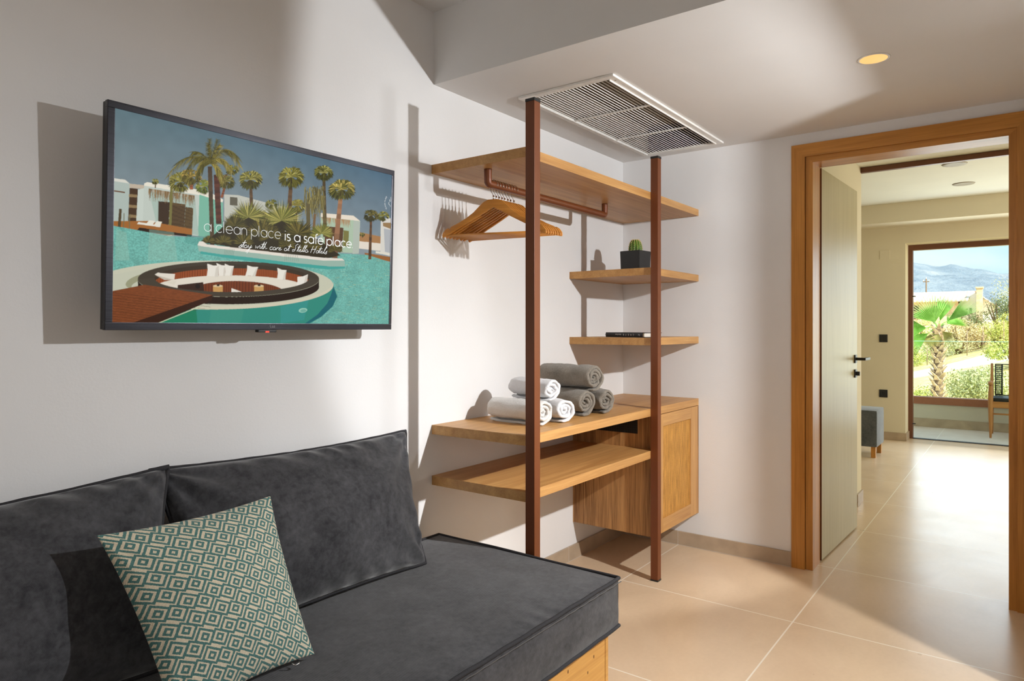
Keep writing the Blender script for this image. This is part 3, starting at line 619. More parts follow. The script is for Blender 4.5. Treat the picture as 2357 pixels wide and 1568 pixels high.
poly(low(827, 1148, 466, 84)+low(RC[0], RC[1], 547, 106)[::-1], (70, 62, 50)); poly([p for p in low(RC[0], RC[1], 547, 106)]+[p for p in low(RC[0], RC[1]+3.5, 547, 106)][::-1], (92, 84, 66))
# timber deck
poly([(95, 1228), (300, 1188), (712, 1250), (540, 1330), (225, 1420), (95, 1420)], (122, 66, 34))
for k in range(14):
    y = 1235+k*16; xe = 700 if k < 2 else max(120, 712-(k-1)*46); line((95, y), (xe, y+(xe-95)*.119), 1.8, 1.6, (58, 30, 15), .9)
m = mask([(95, 1228), (300, 1188), (712, 1250), (540, 1330), (225, 1420), (95, 1420)]); s, ins = m; t = SS[s]; t[ins] = (t*(.8+.4*N3[s])[..., None])[ins]
poly([(712, 1250), (706, 1282), (380, 1420), (222, 1420)], (54, 28, 14)); line((380, 1422), (640, 1318), 5, 6, (196, 205, 170))
poly(ell(1254, 1342, 26, 14, -8), (150, 200, 180)); poly(ell(1256, 1344, 18, 9, -8), (110, 170, 155))
Hb = PH//2; Wb = PW//2
img = SS[:Hb*2, :Wb*2].reshape(Hb, 2, Wb, 2, 3).mean((1, 3))
gw, gh = Wb, Hb
gx = np.linspace(SX0, SX1, gw); gy = np.linspace(SY1, SY0, gh); GX, GY = np.meshgrid(gx, gy)
vv = np.c_[GX.ravel(), GY.ravel(), np.full(GX.size, -.0025), np.ones(GX.size)] @ np.array(TM).T
vv = vv[:, :3]-np.array([-2.508, -.13, 1.5305])
I = np.arange(gw*gh).reshape(gh, gw); q = np.stack([I[1:, :-1], I[1:, 1:], I[:-1, 1:], I[:-1, :-1]], -1).reshape(-1, 4)
me = bpy.data.meshes.new('screen'); me.vertices.add(gw*gh); me.vertices.foreach_set('co', vv.astype(np.float32).ravel())
me.loops.add(q.size); me.loops.foreach_set('vertex_index', q.ravel().astype(np.int32)); me.polygons.add(len(q)); me.polygons.foreach_set('loop_start', np.arange(0, q.size, 4, dtype=np.int32))
me.update(); ca = me.color_attributes.new('picture', 'FLOAT_COLOR', 'POINT'); ca.data.foreach_set('color', np.c_[img.reshape(-1, 3), np.ones(gw*gh)].astype(np.float32).ravel())
ms = Mat('lit_screen', .38, 0, .06); at = ms.t.nodes.new('ShaderNodeAttribute'); at.attribute_name = 'picture'; ms.color((.004, .004, .004, 1))
ms.t.links.new(at.outputs['Color'], ms.b.inputs['Emission Color']); ms.b.inputs['Emission Strength'].default_value = .76
me.materials.append(ms.m); scr = bpy.data.objects.new('screen', me); COL.objects.link(scr); scr.parent = tv; scr['_org'] = tv['_org']; scr['label'] = 'lit screen picture of a lagoon pool, palms and white villas'
# ---- stroke lettering
def arc(cx, cy, rx, ry, a0, a1, n=14): return [(cx+rx*math.cos(math.radians(a0+(a1-a0)*k/n)), cy+ry*math.sin(math.radians(a0+(a1-a0)*k/n))) for k in range(n+1)]
O_ = arc(.5, .5, .5, .5, 0, 360, 26)
GL = {'a': ([O_, [(1, 1), (1, 0)]], 1.22), 'c': ([arc(.5, .5, .5, .5, 45, 315)], 1.14), 'l': ([[(0, 1.55), (0, 0)]], .36), 'e': ([[(0, .5), (1, .5)]+arc(.5, .5, .5, .5, 0, 318, 22)], 1.2),
      'n': ([[(0, 1), (0, 0)], [(0, .5)]+arc(.4, .58, .4, .42, 180, 0)+[(.8, 0)]], 1.05), 'p': ([O_, [(0, 1), (0, -.5)]], 1.22), 'i': ([[(0, 1), (0, 0)], [(0, 1.38), (0, 1.46)]], .3),
      's': ([arc(.3, .75, .26, .25, 40, 270)+arc(.3, .25, .28, .25, 90, -140)], .8), 'f': ([arc(.42, 1.3, .24, .25, 60, 180)+[(.18, 0)], [(0, .95), (.42, .95)]], .58), '.': ([[(0, 0), (0, .08)]], .3), ' ': ([], .5)}
CU = {'s': ([[(0, .05), (.45, .75), (.5, .9)]+arc(.3, .25, .25, .28, 60, -150)], .62), 't': ([[(0, .1), (.35, 1.9), (.3, 1.0), (.25, .1), (.5, .15)], [(-.1, 1.25), (.75, 1.35)]], .5), 'a': ([arc(.32, .38, .3, .36, 60, 400)+[(.62, .1), (.85, .3)]], .8),
      'y': ([[(0, .8), (.1, .25), (.4, .2), (.65, .8), (.45, -.3), (.2, -1.3), (-.1, -1.0), (.3, -.2), (.9, .4)]], .95), 'w': ([[(0, .8), (.1, .1), (.4, .6), (.5, .1), (.85, .9), (1.0, .7)]], 1.0), 'i': ([[(0, .7), (.05, .1), (.3, .3)], [(.08, 1.1), (.1, 1.2)]], .3),
      'h': ([[(0, 0), (.3, 1.9), (.2, 1.0), (.1, .1), (.4, .75), (.55, .1), (.85, .35)]], .8), 'c': ([arc(.35, .4, .32, .38, 50, 320)+[(.8, .3)]], .72), 'r': ([[(0, 0), (.1, .75), (.15, .5), (.45, .8)]], .5), 'e': ([[(0, .3), (.4, .5), (.4, .75), (.15, .7), (.1, .15), (.4, .05), (.75, .35)]], .7),
      'S': ([[(1.1, 1.8), (.9, 2.1), (.5, 1.6), (.7, .9), (.6, .2), (.1, 0), (0, .4), (.5, .6)]], 1.15), 'l': ([[(0, .1), (.5, 1.8), (.4, 2.0), (.2, 1.2), (.15, .1), (.45, .3)]], .42), 'H': ([[(.2, 1.9), (0, 0)], [(1.1, 2.0), (.8, -.1)], [(-.1, .9), (1.1, 1.1)]], 1.3), 'o': ([arc(.3, .4, .28, .36, 90, 450)+[(.7, .7)]], .65), ' ': ([], .62)}
def ribbon(mb, pts, w, z):
    P = [np.array(p, float) for p in pts]
    n = len(P); Lf = []
    for i in range(n):
        d = P[min(i+1, n-1)]-P[max(i-1, 0)]; d /= (np.hypot(*d)+1e-9); nn = np.array([-d[1], d[0]])*w/2; Lf.append((P[i]+nn, P[i]-nn))
    V = [(*a, z) for a, b in Lf]+[(*b, z) for a, b in Lf]; mb.add(V, [(i, i+1, n+i+1, n+i) for i in range(n-1)])
def lettering(txt, font, x0, y0, x1, y1, xh, w, slant=0, track=1.0, name='lettering'):
    adv = sum(font[c][1] for c in txt); tot = math.hypot(x1-x0, y1-y0); k = tot/adv; ux, uy = (x1-x0)/tot, (y1-y0)/tot; mb = MB(); cur = 0
    for c in txt:
        st, a = font[c]
        for s_ in st:
            pts = []
            for (x, y) in s_:
                X = cur+(x+slant*y)*k; Y = y*xh; pts.append((x0+ux*X-uy*Y*1, y0+uy*X+ux*Y))
            ribbon(mb, pts, w, -.0018)
        cur += a*k
    return mb
M_ink = emit('screen_white_ink', (.95, .95, .92, 1), .7)
def L2(p): q = h([p])[0]; return SX0+q[0]*(SX1-SX0), SY1+q[1]*(SY0-SY1)
p0, p1, p2 = L2((662, 862)), L2((1130, 912)), L2((1150, 920)); p3 = L2((1560, 968))
lettering('a clean place', GL, *p0, *p1, .0208, .0014).xf(TM).build('screen_lettering', M_ink, scr)
lettering('is a safe place.', GL, *p2, *p3, .0200, .0031).xf(TM).build('screen_lettering', M_ink, scr)
q0, q1 = L2((868, 962)), L2((1398, 1003))
lettering('stay with care at Stella Hotels', CU, *q0, *q1, .0118, .0015, .28).xf(TM).build('screen_lettering', M_ink, scr)
cc_ = MB(); ctr = L2((1812, 706)); ctr = (SX1+.004, ctr[1])
for i, ch in enumerate('CLEAN PLACE'):
    a_ = math.radians(218-7.6*i*1.0); R_ = .034
    px_, py_ = ctr[0]+R_*math.cos(a_), ctr[1]+R_*math.sin(a_)
    if ch != ' ' and px_ < SX1-.002: t_ = text_mb(ch, .0070, Matrix.Translation((px_, py_, -.0018)) @ Matrix.Rotation(a_-math.pi/2, 4, 'Z') @ Matrix.Translation((-.002, -.002, 0)), 0); cc_.add(t_.v, t_.f)
ribbon(cc_, [(SX1-.0025, ctr[1]+.024), (SX1-.003, ctr[1]+.010), (SX1-.006, ctr[1]+.006), (SX1-.0085, ctr[1]+.010), (SX1-.008, ctr[1]+.014)], .0014, -.0018)
ribbon(cc_, [(SX1-.011, ctr[1]+.004), (SX1-.0125, ctr[1]), (SX1-.010, ctr[1]-.005), (SX1-.005, ctr[1]-.006), (SX1-.003, ctr[1]-.012)], .0014, -.0018)
cc_.xf(TM).build('screen_emblem', M_ink, scr)
# ================================================================ sofa
def nz(p, s=1.0, seed=0): return noise.noise(Vector((p[0]*s+seed, p[1]*s, p[2]*s)))
sf = thing('sofa', 'charcoal velvet sofa seat on a rustic oak box base under the television', 'sofa', (-2.9, -.47, 0))
sx0, sx1, sy0, sy1, sz0, sz1 = -4.6, -1.722, -.880, -.074, .262, .420
# mattress: dense rounded box with soft sag and puckers along the piping
def soft_box(x0, x1, y0, y1, z0, z1, nx, ny, nzv, rr, sag, seed):
    mb = MB(); P = {}
    def add(face, nu, nv, fn):
        k = len(mb.v); V = []
        for j in range(nv+1):
            for i in range(nu+1): V.append(fn(i/nu, j/nv))
        mb.v += V; mb.f += [(k+j*(nu+1)+i, k+j*(nu+1)+i+1, k+(j+1)*(nu+1)+i+1, k+(j+1)*(nu+1)+i) for j in range(nv) for i in range(nu)]
    def edge(t, n=1.0): return 1-(2*t-1)**8
    def top(u, v):
        x = x0+(x1-x0)*u; y = y0+(y1-y0)*v; e_ = (1-(2*u-1)**16)*(1-(2*v-1)**8)
        z = z1+e_*.006+.006*nz((x, y, 0), 3, seed)*e_
        d = min(y-y0, .12)/.12; z += .0022*math.sin(x*95+3*math.sin(x*11))*math.exp(-((y-y0-.03)/.045)**2)*max(0, nz((x, 0, 0), 4, 9)+.25)
        return (x, y, z)
    add('t', nx, ny, top); add('b', 4, 4, lambda u, v: (x0+(x1-x0)*u, y0+(y1-y0)*v, z0))
    def bul(w, t): return .007*(1-(2*t-1)**4)*(1-(2*w-1)**20)
    add('f', nx, nzv, lambda u, v: (x0+(x1-x0)*u, y0-bul(u, v)-.003*nz((x0+(x1-x0)*u, 0, v*.3), 7, seed)*(1-(2*v-1)**2), z0+(z1-z0)*v)); add('k', 20, 4, lambda u, v: (x0+(x1-x0)*u, y1, z0+(z1-z0)*v))
    add('r', ny, nzv, lambda u, v: (x1+bul(u, v)*.3, y0+(y1-y0)*u, z0+(z1-z0)*v)); add('l', 4, 4, lambda u, v: (x0, y0+(y1-y0)*u, z0+(z1-z0)*v))
    return mb
seat = soft_box(sx0, sx1, sy0, sy1, sz0, sz1, 260, 70, 12, .02, .01, 3)
so_ = seat.build('seat_mattress', M_velvet, sf, True); autosmooth(so_, 50)
def rect_pts(x0, x1, y0, y1, z, n=60):
    o = []
    for a, b in (((x0, y0), (x1, y0)), ((x1, y0), (x1, y1)), ((x1, y1), (x0, y1)), ((x0, y1), (x0, y0))):
        for k in range(n): t = k/n; o.append((a[0]+(b[0]-a[0])*t, a[1]+(b[1]-a[1])*t, z+.0012*math.sin(40*(a[0]+(b[0]-a[0])*t)+13*(a[1]+(b[1]-a[1])*t))))
    return o
MB().tube(rect_pts(sx0, sx1+.001, sy0-.002, sy1, sz1+.001), .0062, 8, True).build('seat_piping', M_piping, so_, True)
MB().tube(rect_pts(sx0, sx1+.001, sy0-.002, sy1, sz0+.002), .0062, 8, True).build('seat_piping', M_piping, so_, True)
MB().tube([(x/100, sy0-.011, sz1-.008+.0008*math.sin(x)) for x in range(-460, -172, 3)]+[(-1.722, sy0-.010, sz1-.008)], .0016, 6).build('seam_stitching', plain('grey_thread', (.09, .085, .082, 1), .9), so_, True)
bs = MB().box(-4.6, -1.762, -.852, -.836, .0, .258, .001); bo = bs.build('base_front', M_base, sf)
mk = MB()
MB().box(-1.7605, -1.742, -.853, -.09, .0, .258, .001).build('base_side', M_base, sf)
MB().box(-4.6, -1.77, -.83, -.09, .235, .258).build('base_deck', M_base, sf)
rk = random.Random(4); M_knot = plain('oak_knot', (.13, .05, .012, 1), .6, 0, .3, 90)
for (x, z, s_) in ((-1.835, .196, .006), (-1.873, .160, .005), (-1.99, .21, .006), (-1.93, .08, .007), (-2.1, .13, .006)):
    kb = MB().lathe([(.0001, .0004), (s_*.8, .0004), (s_, 0)], (0, 0, 0), 12).xf(Matrix.Translation((x, -.8522, z)) @ Matrix.Scale(.55, 4, (1, 0, 0)) @ Matrix.Rotation(math.pi/2, 4, 'X')); kb.build('wood_knot', M_knot, bo)

def pillow(name, C4, tf, tb, bu, bv, mat, nu=90, nv=60, p=.55, wr=.004, seed=0, fold=0, parent=None, label=None, cat=None, group=None, flop=0, uvm=False, pipe=None, pr=.005, loc=None):
    TL, TR, BR, BL = [Vector(c) for c in C4]
    nrm = (TR-TL).cross(BL-TL).normalized(); nrm = -nrm if nrm.y > 0 else nrm
    def base(u, v):
        uu = u*(1-bu*(1-v*v)); vv_ = v*(1-bv*(1-u*u)); s = (uu+1)/2; t = (vv_+1)/2
        return (TL*(1-s)+TR*s)*(1-t)+(BL*(1-s)+BR*s)*t
    def off(u, v, side):
        e_ = max(0, (1-u*u))*max(0, (1-v*v)); hh = e_**p
        q = base(u, v); w = nz(q, 5, seed)*.5+nz(q, 11, seed+4)*.25; n_ = hh*(1+.25*w*side)
        d = (tf if side > 0 else tb)*n_
        edge = min(1-abs(u), 1-abs(v)); ep = math.exp(-(edge/.16)**2)*min(1, edge/.03)
        along = q.x*1.0+q.z*1.0
        if fold: d += side*fold*ep*math.sin(along*70+6*nz(q, 4, seed))*max(0, nz(q, 6, seed+2)+.35)
        # diagonal folds running in from the corners
        for (cu, cv) in ((-1, -1), (1, -1), (-1, 1), (1, 1)):
            r_ = math.hypot(u-cu, (v-cv)*.6); a = math.atan2(abs(v-cv)*.6, abs(u-cu)+1e-6)
            d += side*wr*math.exp(-(r_/.45)**2)*math.sin(a*9+seed)*min(1, r_*4)*min(1, edge*14)
        return q+nrm*d*side if side > 0 else q-nrm*d*1.0*(1 if side < 0 else -1)
    mb = MB(); uvs = []
    for side in (1, -1):
        k = len(mb.v)
        for j in range(nv+1):
            for i in range(nu+1):
                a = i/nu*2-1; b = j/nv*2-1; u = math.sin(a*math.pi/2)*.55+a*.45; v = math.sin(b*math.pi/2)*.55+b*.45
                on = i in (0, nu) or j in (0, nv)
                q = base(u, v) if on else (off(u, v, 1) if side > 0 else base(u, v)-nrm*abs((off(u, v, 1)-base(u, v)).dot(nrm))*tb/tf)
                mb.v.append(tuple(q)); uvs.append(((u+1)/2, (v+1)/2))
        fs = [(k+j*(nu+1)+i, k+j*(nu+1)+i+1, k+(j+1)*(nu+1)+i+1, k+(j+1)*(nu+1)+i) for j in range(nv) for i in range(nu)]
        mb.f += fs
    o = mb.build(name, mat, parent, True, loc or tuple(base(0, 1)))
    me = o.data
    if uvm:
        ul = me.uv_layers.new(name='UVMap')
        for lp in me.loops: ul.data[lp.index].uv = uvs[lp.vertex_index]
    bm = bmesh.new(); bm.from_mesh(me); bmesh.ops.remove_doubles(bm, verts=bm.verts[:], dist=.0002); bmesh.ops.recalc_face_normals(bm, faces=bm.faces[:]); bm.to_mesh(me); bm.free()
    for pl in me.polygons: pl.use_smooth = True
    if label: tag(o, label, cat, group)
    if pipe:
        pts = []
        for (a0, b0, a1, b1) in ((-1, -1, 1, -1), (1, -1, 1, 1), (1, 1, -1, 1), (-1, 1, -1, -1)):
            for k in range(50):
                t = k/50; u = a0+(a1-a0)*t; v = b0+(b1-b0)*t; q = base(u, v); q = q+Vector((0, 0, .0018*nz(q, 20, seed))); pts.append(q)
        MB().tube(pts, pr, 8, True).build('piping', pipe, o, True)
    return o, base, nrm
G_bc = 'sofa back cushions'
cR, _, _ = pillow('back_cushion', [(-2.862, -.085, .868), (-1.929, -.095, .862), (-2.02, -.285, .432), (-2.845, -.275, .432)], .118, .064, .062, .065, M_velvet2, 190, 110, .46, .011, 1, .011,
    label='wide charcoal velvet back cushion at the open right end of the sofa', cat='cushion', group=G_bc, pipe=M_piping, pr=.0075)
cL, _, _ = pillow('back_cushion', [(-3.86, -.100, .845), (-2.835, -.125, .878), (-2.905, -.30, .432), (-3.86, -.295, .432)], .118, .064, .055, .075, M_velvet2, 190, 110, .46, .011, 5, .011,
    label='charcoal velvet back cushion behind the patterned pillow, cut by the left edge of the photo', cat='cushion', group=G_bc, pipe=M_piping, pr=.0075)
# patterned throw pillow
mp_ = Mat('teal_cream_diamond_weave', .85, 0, .15)
uvn = mp_.t.nodes.new('ShaderNodeUVMap'); uvn.uv_map = 'UVMap'; sp_ = mp_.t.nodes.new('ShaderNodeSeparateXYZ'); mp_.t.links.new(uvn.outputs[0], sp_.inputs[0])
u, v = N(mp_.t, sp_.outputs[0]), N(mp_.t, sp_.outputs[1])
jn = mp_.noise(260, 2, .6); jit = (jn-.5)*9
Aq = u*1353+v*1038+(-806)+jit; Bq = u*-773+v*1308+171+jit
def cell(a_, b_, cb):
    r = ((b_-cb)*(1/126)+.5).floor(); q = a_-r*127; return q-(q*(1/323)+.5).floor()*323, b_-r*126
a0, b0 = cell(Aq, Bq, -4); a1, b1 = cell(Aq-139, Bq+24, 4); K = 70/57
def inner(a_, b_): d = a_.abs().max(b_.abs()*K); return d.gt(14)*d.lt(36), d.lt(50)
t0, i0 = inner(a0, b0); t1, i1 = inner(a1, b1)
def boxd(a_, b_, al, ah, bl, bh): return ((a_*-1+al).max(a_-ah)).max(((b_*-1+bl).max(b_-bh))*K)
x0_ = boxd(a0, b0, -84, 79, -61, 57); x1_ = boxd(a1, b1, -79, 84, -57, 61)
rim_ = (x0_.lt(0)*x0_.gt(-22)*(i1*-1+1)).max(x1_.lt(0)*x1_.gt(-22)*(i0*-1+1))
teal = i0*t0+(i0*-1+1)*(i1*t1+(i1*-1+1)*rim_)
lines = ((u+v*.2)*(2*math.pi*170)).sin()*.5+.5; fz = mp_.noise(420, 2)
cream = mp_.ramp(fz*.6+lines*.25, [(.25, (.56, .47, .33, 1)), (.65, (.82, .73, .57, 1))]); tl = mp_.ramp(fz*.7+lines*.15, [(.25, (.05, .135, .125, 1)), (.7, (.13, .27, .25, 1))])
mp_.color(mp_.mix(teal, cream, tl)); mp_.bump(teal*-.5+fz*.4+lines*.25, .6, .0012)
mp_.b.inputs['Sheen Weight'].default_value = .15
tp, tbase, tn = pillow('throw_pillow', [(-3.10, -.345, .800), (-2.672, -.345, .802), (-2.682, -.545, .440), (-3.032, -.545, .434)], .070, .058, .065, .060, mp_.m, 120, 120, .6, .002, 3, 0,
    label='cream and teal throw pillow in a concentric diamond pattern leaning on the sofa cushions', cat='pillow', uvm=True)
zp = tbase(.62, 1.0); MB().tube([zp+Vector((0, -.004, -.002)), zp+Vector((.006, -.010, -.008)), zp+Vector((.016, -.011, -.007)), zp+Vector((.020, -.004, -.003))], .0016, 8).build('zip_pull', M_chrome, tp, True)

# ================================================================ rolled towels
def towel(name, F, ang, L, rx, rz, mat, seed, label, group, turns=3.1, t=None, tail=True):
    F = Vector(F); ax = Vector((math.cos(ang), math.sin(ang), 0)); sd = Vector((math.sin(ang), -math.cos(ang), 0)); up = Vector((0, 0, 1))
    S = int(turns*34); pitch = .0165; R = 1.0; rm = (rx+rz)/2; t = t or pitch*.90
    mb = MB(); na = 22; cap = 5; loop = 2*(na+1)+2*(cap-1)
    for i in range(S+1):
        s = i/S; th = -math.pi*.62+turns*2*math.pi*s
        r = rm-t/2-pitch*(turns*s); r = max(r, .004)
        jx = .004*nz((math.cos(th)*3, math.sin(th)*3, s*9), 1, seed); r2 = r+jx*.6
        if s < .05 and tail: r2 += .005*(1-s/.05)
        nrm = sd*math.cos(th)*(rx/rm)+up*math.sin(th)*(rz/rm)
        l0 = -.004*math.sin(th*1.3+seed)+.012*(s**2)+.007*nz((th, seed, 0), 1.6); l1 = L-.006*s
        hf = t/2*(1 if s > .03 else .75)
        pts = []
        for k in range(na+1): pts.append((l0+(l1-l0)*k/na, hf))
        for k in range(1, cap): a = math.pi*k/cap; pts.append((l1+hf*math.sin(a), hf*math.cos(a)))
        for k in range(na+1): pts.append((l1-(l1-l0)*k/na, -hf))
        for k in range(1, cap): a = math.pi*k/cap; pts.append((l0-hf*math.sin(a), -hf*math.cos(a)))
        for (l, w) in pts:
            rr = r2+w; q = F+ax*l+nrm*rr
            en = min(max(0, l), max(0, L-l))/.05; rr2 = -.004*max(0, 1-en)*(r2/rm)
            q = q+nrm*(rr2+.0036*nz(q, 20, seed)+.0030*nz(q, 60, seed)); mb.v.append(tuple(q))
    n = len(pts)
    for i in range(S):
        for k in range(n): mb.f.append((i*n+k, i*n+(k+1) % n, (i+1)*n+(k+1) % n, (i+1)*n+k))
    mb.f.append(tuple(range(n))); mb.f.append(tuple(S*n+k for k in range(n))[::-1])
    o = mb.build(name, mat, None, True, tuple(F+ax*L/2-up*rz)); tag(o, label, 'towel', group); return o
TA = math.radians(75); ZT = .8505
gw_, gg_ = 'rolled white towels on the counter', 'rolled grey towels on the counter'
towel('rolled_towel', (-1.435, -.385, ZT+.0545), TA+.16, .275, .062, .0555, M_tc, 1, 'off-white rolled towel at the left bottom of the white stack, partly behind the tall post', gw_)
towel('rolled_towel', (-1.302, -.405, ZT+.0525), TA, .31, .061, .0535, M_tw, 2, 'bright white rolled towel at the right bottom of the white stack, touching the grey towels', gw_)
towel('rolled_towel', (-1.372, -.385, ZT+.1435), TA+.05, .225, .058, .0505, M_tw, 6, 'bright white rolled towel on top of the two lower white ones', gw_)
towel('rolled_towel', (-1.063, -.365, ZT+.0635), TA, .32, .0665, .0645, M_tg, 4, 'grey rolled towel at the left bottom of the grey stack', gg_, 3.35)
towel('rolled_towel', (-.928, -.395, ZT+.0605), TA-.02, .31, .0645, .0615, M_tg, 5, 'grey rolled towel at the right bottom of the grey stack', gg_, 3.2)
towel('rolled_towel', (-1.020, -.385, ZT+.1735), TA+.10, .305, .071, .0655, M_tg, 3, 'largest grey rolled towel, lying on top of the two lower grey ones', gg_, 3.5)

# ================================================================ clothes hangers
def make_hanger():
    root = thing('clothes_hanger', 'wooden clothes hanger on the bronze rail', 'hanger', (0, 0, 0), 'wooden hangers on the clothes rail')
    up_ = [(0, -.0585), (.022, -.0595), (.042, -.068), (.062, -.086), (.085, -.108), (.115, -.129), (.150, -.148), (.184, -.163), (.188, -.170), (.193, -.1715), (.196, -.167), (.208, -.174), (.219, -.188), (.222, -.200), (.218, -.207)]
    lo_ = [(.209, -.203), (.195, -.1965), (.170, -.182), (.130, -.160), (.095, -.142), (.060, -.124), (.030, -.107), (.0, -.092)]
    right = up_+lo_; pol = right+[(-y, z) for (y, z) in right[::-1] if y > 0]
    mb = MB(); mb.prism(pol, 0, -.0055, .0055)
    # shaped bow: the shoulders come forward a little
    o = mb.build('hanger_frame', M_hanger, root)
    bm = bmesh.new(); bm.from_mesh(o.data)
    ed = [e for e in bm.edges if abs(e.verts[0].co.x-e.verts[1].co.x) < 1e-6]
    bmesh.ops.bevel(bm, geom=ed, offset=.0028, segments=2, affect='EDGES', profile=.6); bm.to_mesh(o.data); bm.free()
    for p in o.data.polygons: p.use_smooth = True
    autosmooth(o, 60)
    MB().tube([(0, -.203, -.197), (0, .203, -.197)], .0048, 10).build('trouser_bar', M_hanger, root, True)
    w = [(0, 0, -.062), (0, 0, -.046), (0, .004, -.038), (0, .014, -.028)]
    for k in range(15): a = math.radians(-35+235*k/14); w.append((0, .0187*math.cos(a), .0187*math.sin(a)))
    w[3:4] = [(0, .0135, -.0225)]
    MB().tube(w, .0016, 8).build('hook', M_chrome, root, True)
    MB().tube([(0, 0, -.060), (0, 0, -.043)], .0036, 10).build('hook_collar', M_chrome, root, True)
    return root
def copy_tree(o):
    c = o.copy(); COL.objects.link(c)
    for ch in o.children:
        d = ch.copy(); COL.objects.link(d); d.parent = c
        for g in ch.children:
            k = g.copy(); COL.objects.link(k); k.parent = d
    return c
h0 = make_hanger()
ORD = ['first', 'second', 'third', 'fourth', 'fifth', 'sixth', 'seventh', 'last']
for i, (x, ph) in enumerate([(-1.578, 20), (-1.560, 19), (-1.541, 18.5), (-1.522, 16.5), (-1.504, 16), (-1.482, 14), (-1.463, 13.5), (-1.440, 9)]):
    hgr = h0 if i == 0 else copy_tree(h0)
    hgr.location = (x, yr, zr+.0005); hgr.rotation_euler = (0, 0, math.radians(ph))
    hgr['label'] = 'varnished wooden clothes hanger, %s on the rail counting from the television' % ORD[i]

# ================================================================ cactus in its pot
PC = (-.408, -.287)
cp = thing('potted_cactus', 'small round ribbed cactus in a square black planter on the upper corner shelf', 'cactus', (*PC, 1.5512))
pm = bmesh.new(); Mp = Matrix.Translation((*PC, 1.5512)) @ Matrix.Rotation(math.radians(-4.3), 4, 'Z')
pt = MB(); a, b, hgt, wl = .0565, .0595, .109, .004
V = [(sx*a, sy*a, 0) for sx, sy in ((-1, -1), (1, -1), (1, 1), (-1, 1))]+[(sx*b, sy*b, hgt) for sx, sy in ((-1, -1), (1, -1), (1, 1), (-1, 1))]
V += [(sx*(b-wl), sy*(b-wl), hgt) for sx, sy in ((-1, -1), (1, -1), (1, 1), (-1, 1))]+[(sx*(a-wl), sy*(a-wl), .01) for sx, sy in ((-1, -1), (1, -1), (1, 1), (-1, 1))]
F_ = [(3, 2, 1, 0)]+[(i, (i+1) % 4, (i+1) % 4+4, i+4) for i in range(4)]+[(i+4, (i+1) % 4+4, (i+1) % 4+8, i+8) for i in range(4)]+[(i+8, (i+1) % 4+8, (i+1) % 4+12, i+12) for i in range(4)]+[(12, 13, 14, 15)]
pt.add(V, F_).xf(Mp); po = pt.build('planter', M_pot, cp)
bm = bmesh.new(); bm.from_mesh(po.data); bmesh.ops.bevel(bm, geom=bm.edges[:], offset=.0012, segments=2, affect='EDGES'); bm.to_mesh(po.data); bm.free()
MB().box(-.054, .054, -.054, .054, .088, .096, .002).xf(Mp).build('soil', plain('dark_potting_soil', (.03, .02, .012, 1), .95, 0, .5, 300, .5), cp)
cm = MB(); NR = 13; nu_, nv_ = NR*12, 34; Rc, Hc = .040, .078
def cac(u, v):
    th = 2*math.pi*u; s = math.sin(v*math.pi/2*.98+.02); rr = Rc*math.cos(v*math.pi/2)**.62*(1-.10*(1-v)**2) if v < .999 else 0
    rib = .86+.14*abs(math.cos(th*NR/2))**.8; return Vector((PC[0]+rr*rib*math.cos(th), PC[1]+rr*rib*math.sin(th), 1.5512+.094+Hc*math.sin(v*math.pi/2)))
for j in range(nv_+1):
    for i in range(nu_): cm.v.append(tuple(cac(i/nu_, j/nv_)))
cm.f += [(j*nu_+i, j*nu_+(i+1) % nu_, (j+1)*nu_+(i+1) % nu_, (j+1)*nu_+i) for j in range(nv_) for i in range(nu_)]
mc = Mat('cactus_green', .5, 0, .4); n_ = mc.noise(40, 3); mc.color(mc.ramp(n_, [(.3, (.045, .10, .010, 1)), (.7, (.16, .28, .03, 1))]))
cm.build('cactus_body', mc.m, cp, True)
sp2 = MB()
for k in range(NR):
    for j in range(9):
        v = .06+j*.098; 
        if v > .93: continue
        q = cac(k/NR, v); d = (q-Vector((PC[0], PC[1], 1.5512+.11))).normalized()
        for m_ in range(7):
            dd = (d+Vector((rng.normal(), rng.normal(), rng.normal()))*.45).normalized(); s1 = dd.cross(Vector((.3, .2, 1))).normalized()*.0012; s2 = dd.cross(s1).normalized()*.0012
            sp2.add([q-s1, q+s1*.5+s2, q+s1*.5-s2, q+dd*.0055], [(0, 1, 3), (1, 2, 3), (2, 0, 3), (0, 2, 1)])
        sp2.lathe([(.0001, -.0016), (.0018, -.0005), (.0018, .0008), (.0001, .0018)], tuple(q+d*.0006), 6)
tag(sp2.build('spines', plain('cream_spines', (.80, .62, .30, 1), .7), cp), None, None, None, 'stuff')

# ================================================================ book
bk = thing('book', 'black hardback book lying flat on the lower corner shelf with its spine lettering upside down', 'book', (-.46, -.27, 1.2012))
d = Vector((.423, .906, 0)); e1 = Vector((.906, -.423, 0)); Pn = Vector((-.570, -.408, 1.2012)); Lb, Wb_, Tb = .315, .125, .0245
BM = Matrix(((e1.x, d.x, 0, Pn.x), (e1.y, d.y, 0, Pn.y), (0, 0, 1, Pn.z), (0, 0, 0, 1)))   # local x: cover width, y: along the spine, z: up
M_cover = plain('black_book_cloth', (.014, .015, .018, 1), .5, 0, .1, 400, .15)
cv = MB().box(0, Wb_, 0, Lb, 0, .0026, .0006).box(0, Wb_, 0, Lb, Tb-.0026, Tb, .0006)
n = 9; pr_ = [(.0022-.004*math.sin(math.pi*k/n), Tb*k/n) for k in range(n+1)]; pr2 = [(x+.0024, z) for x, z in pr_[::-1]]
sb = MB(); sb.prism([(x, z) for x, z in pr_+pr2], 1, 0, Lb); cv.add(sb.v, sb.f)
cvo = cv.xf(BM).build('cover', M_cover, bk)
pg = MB()
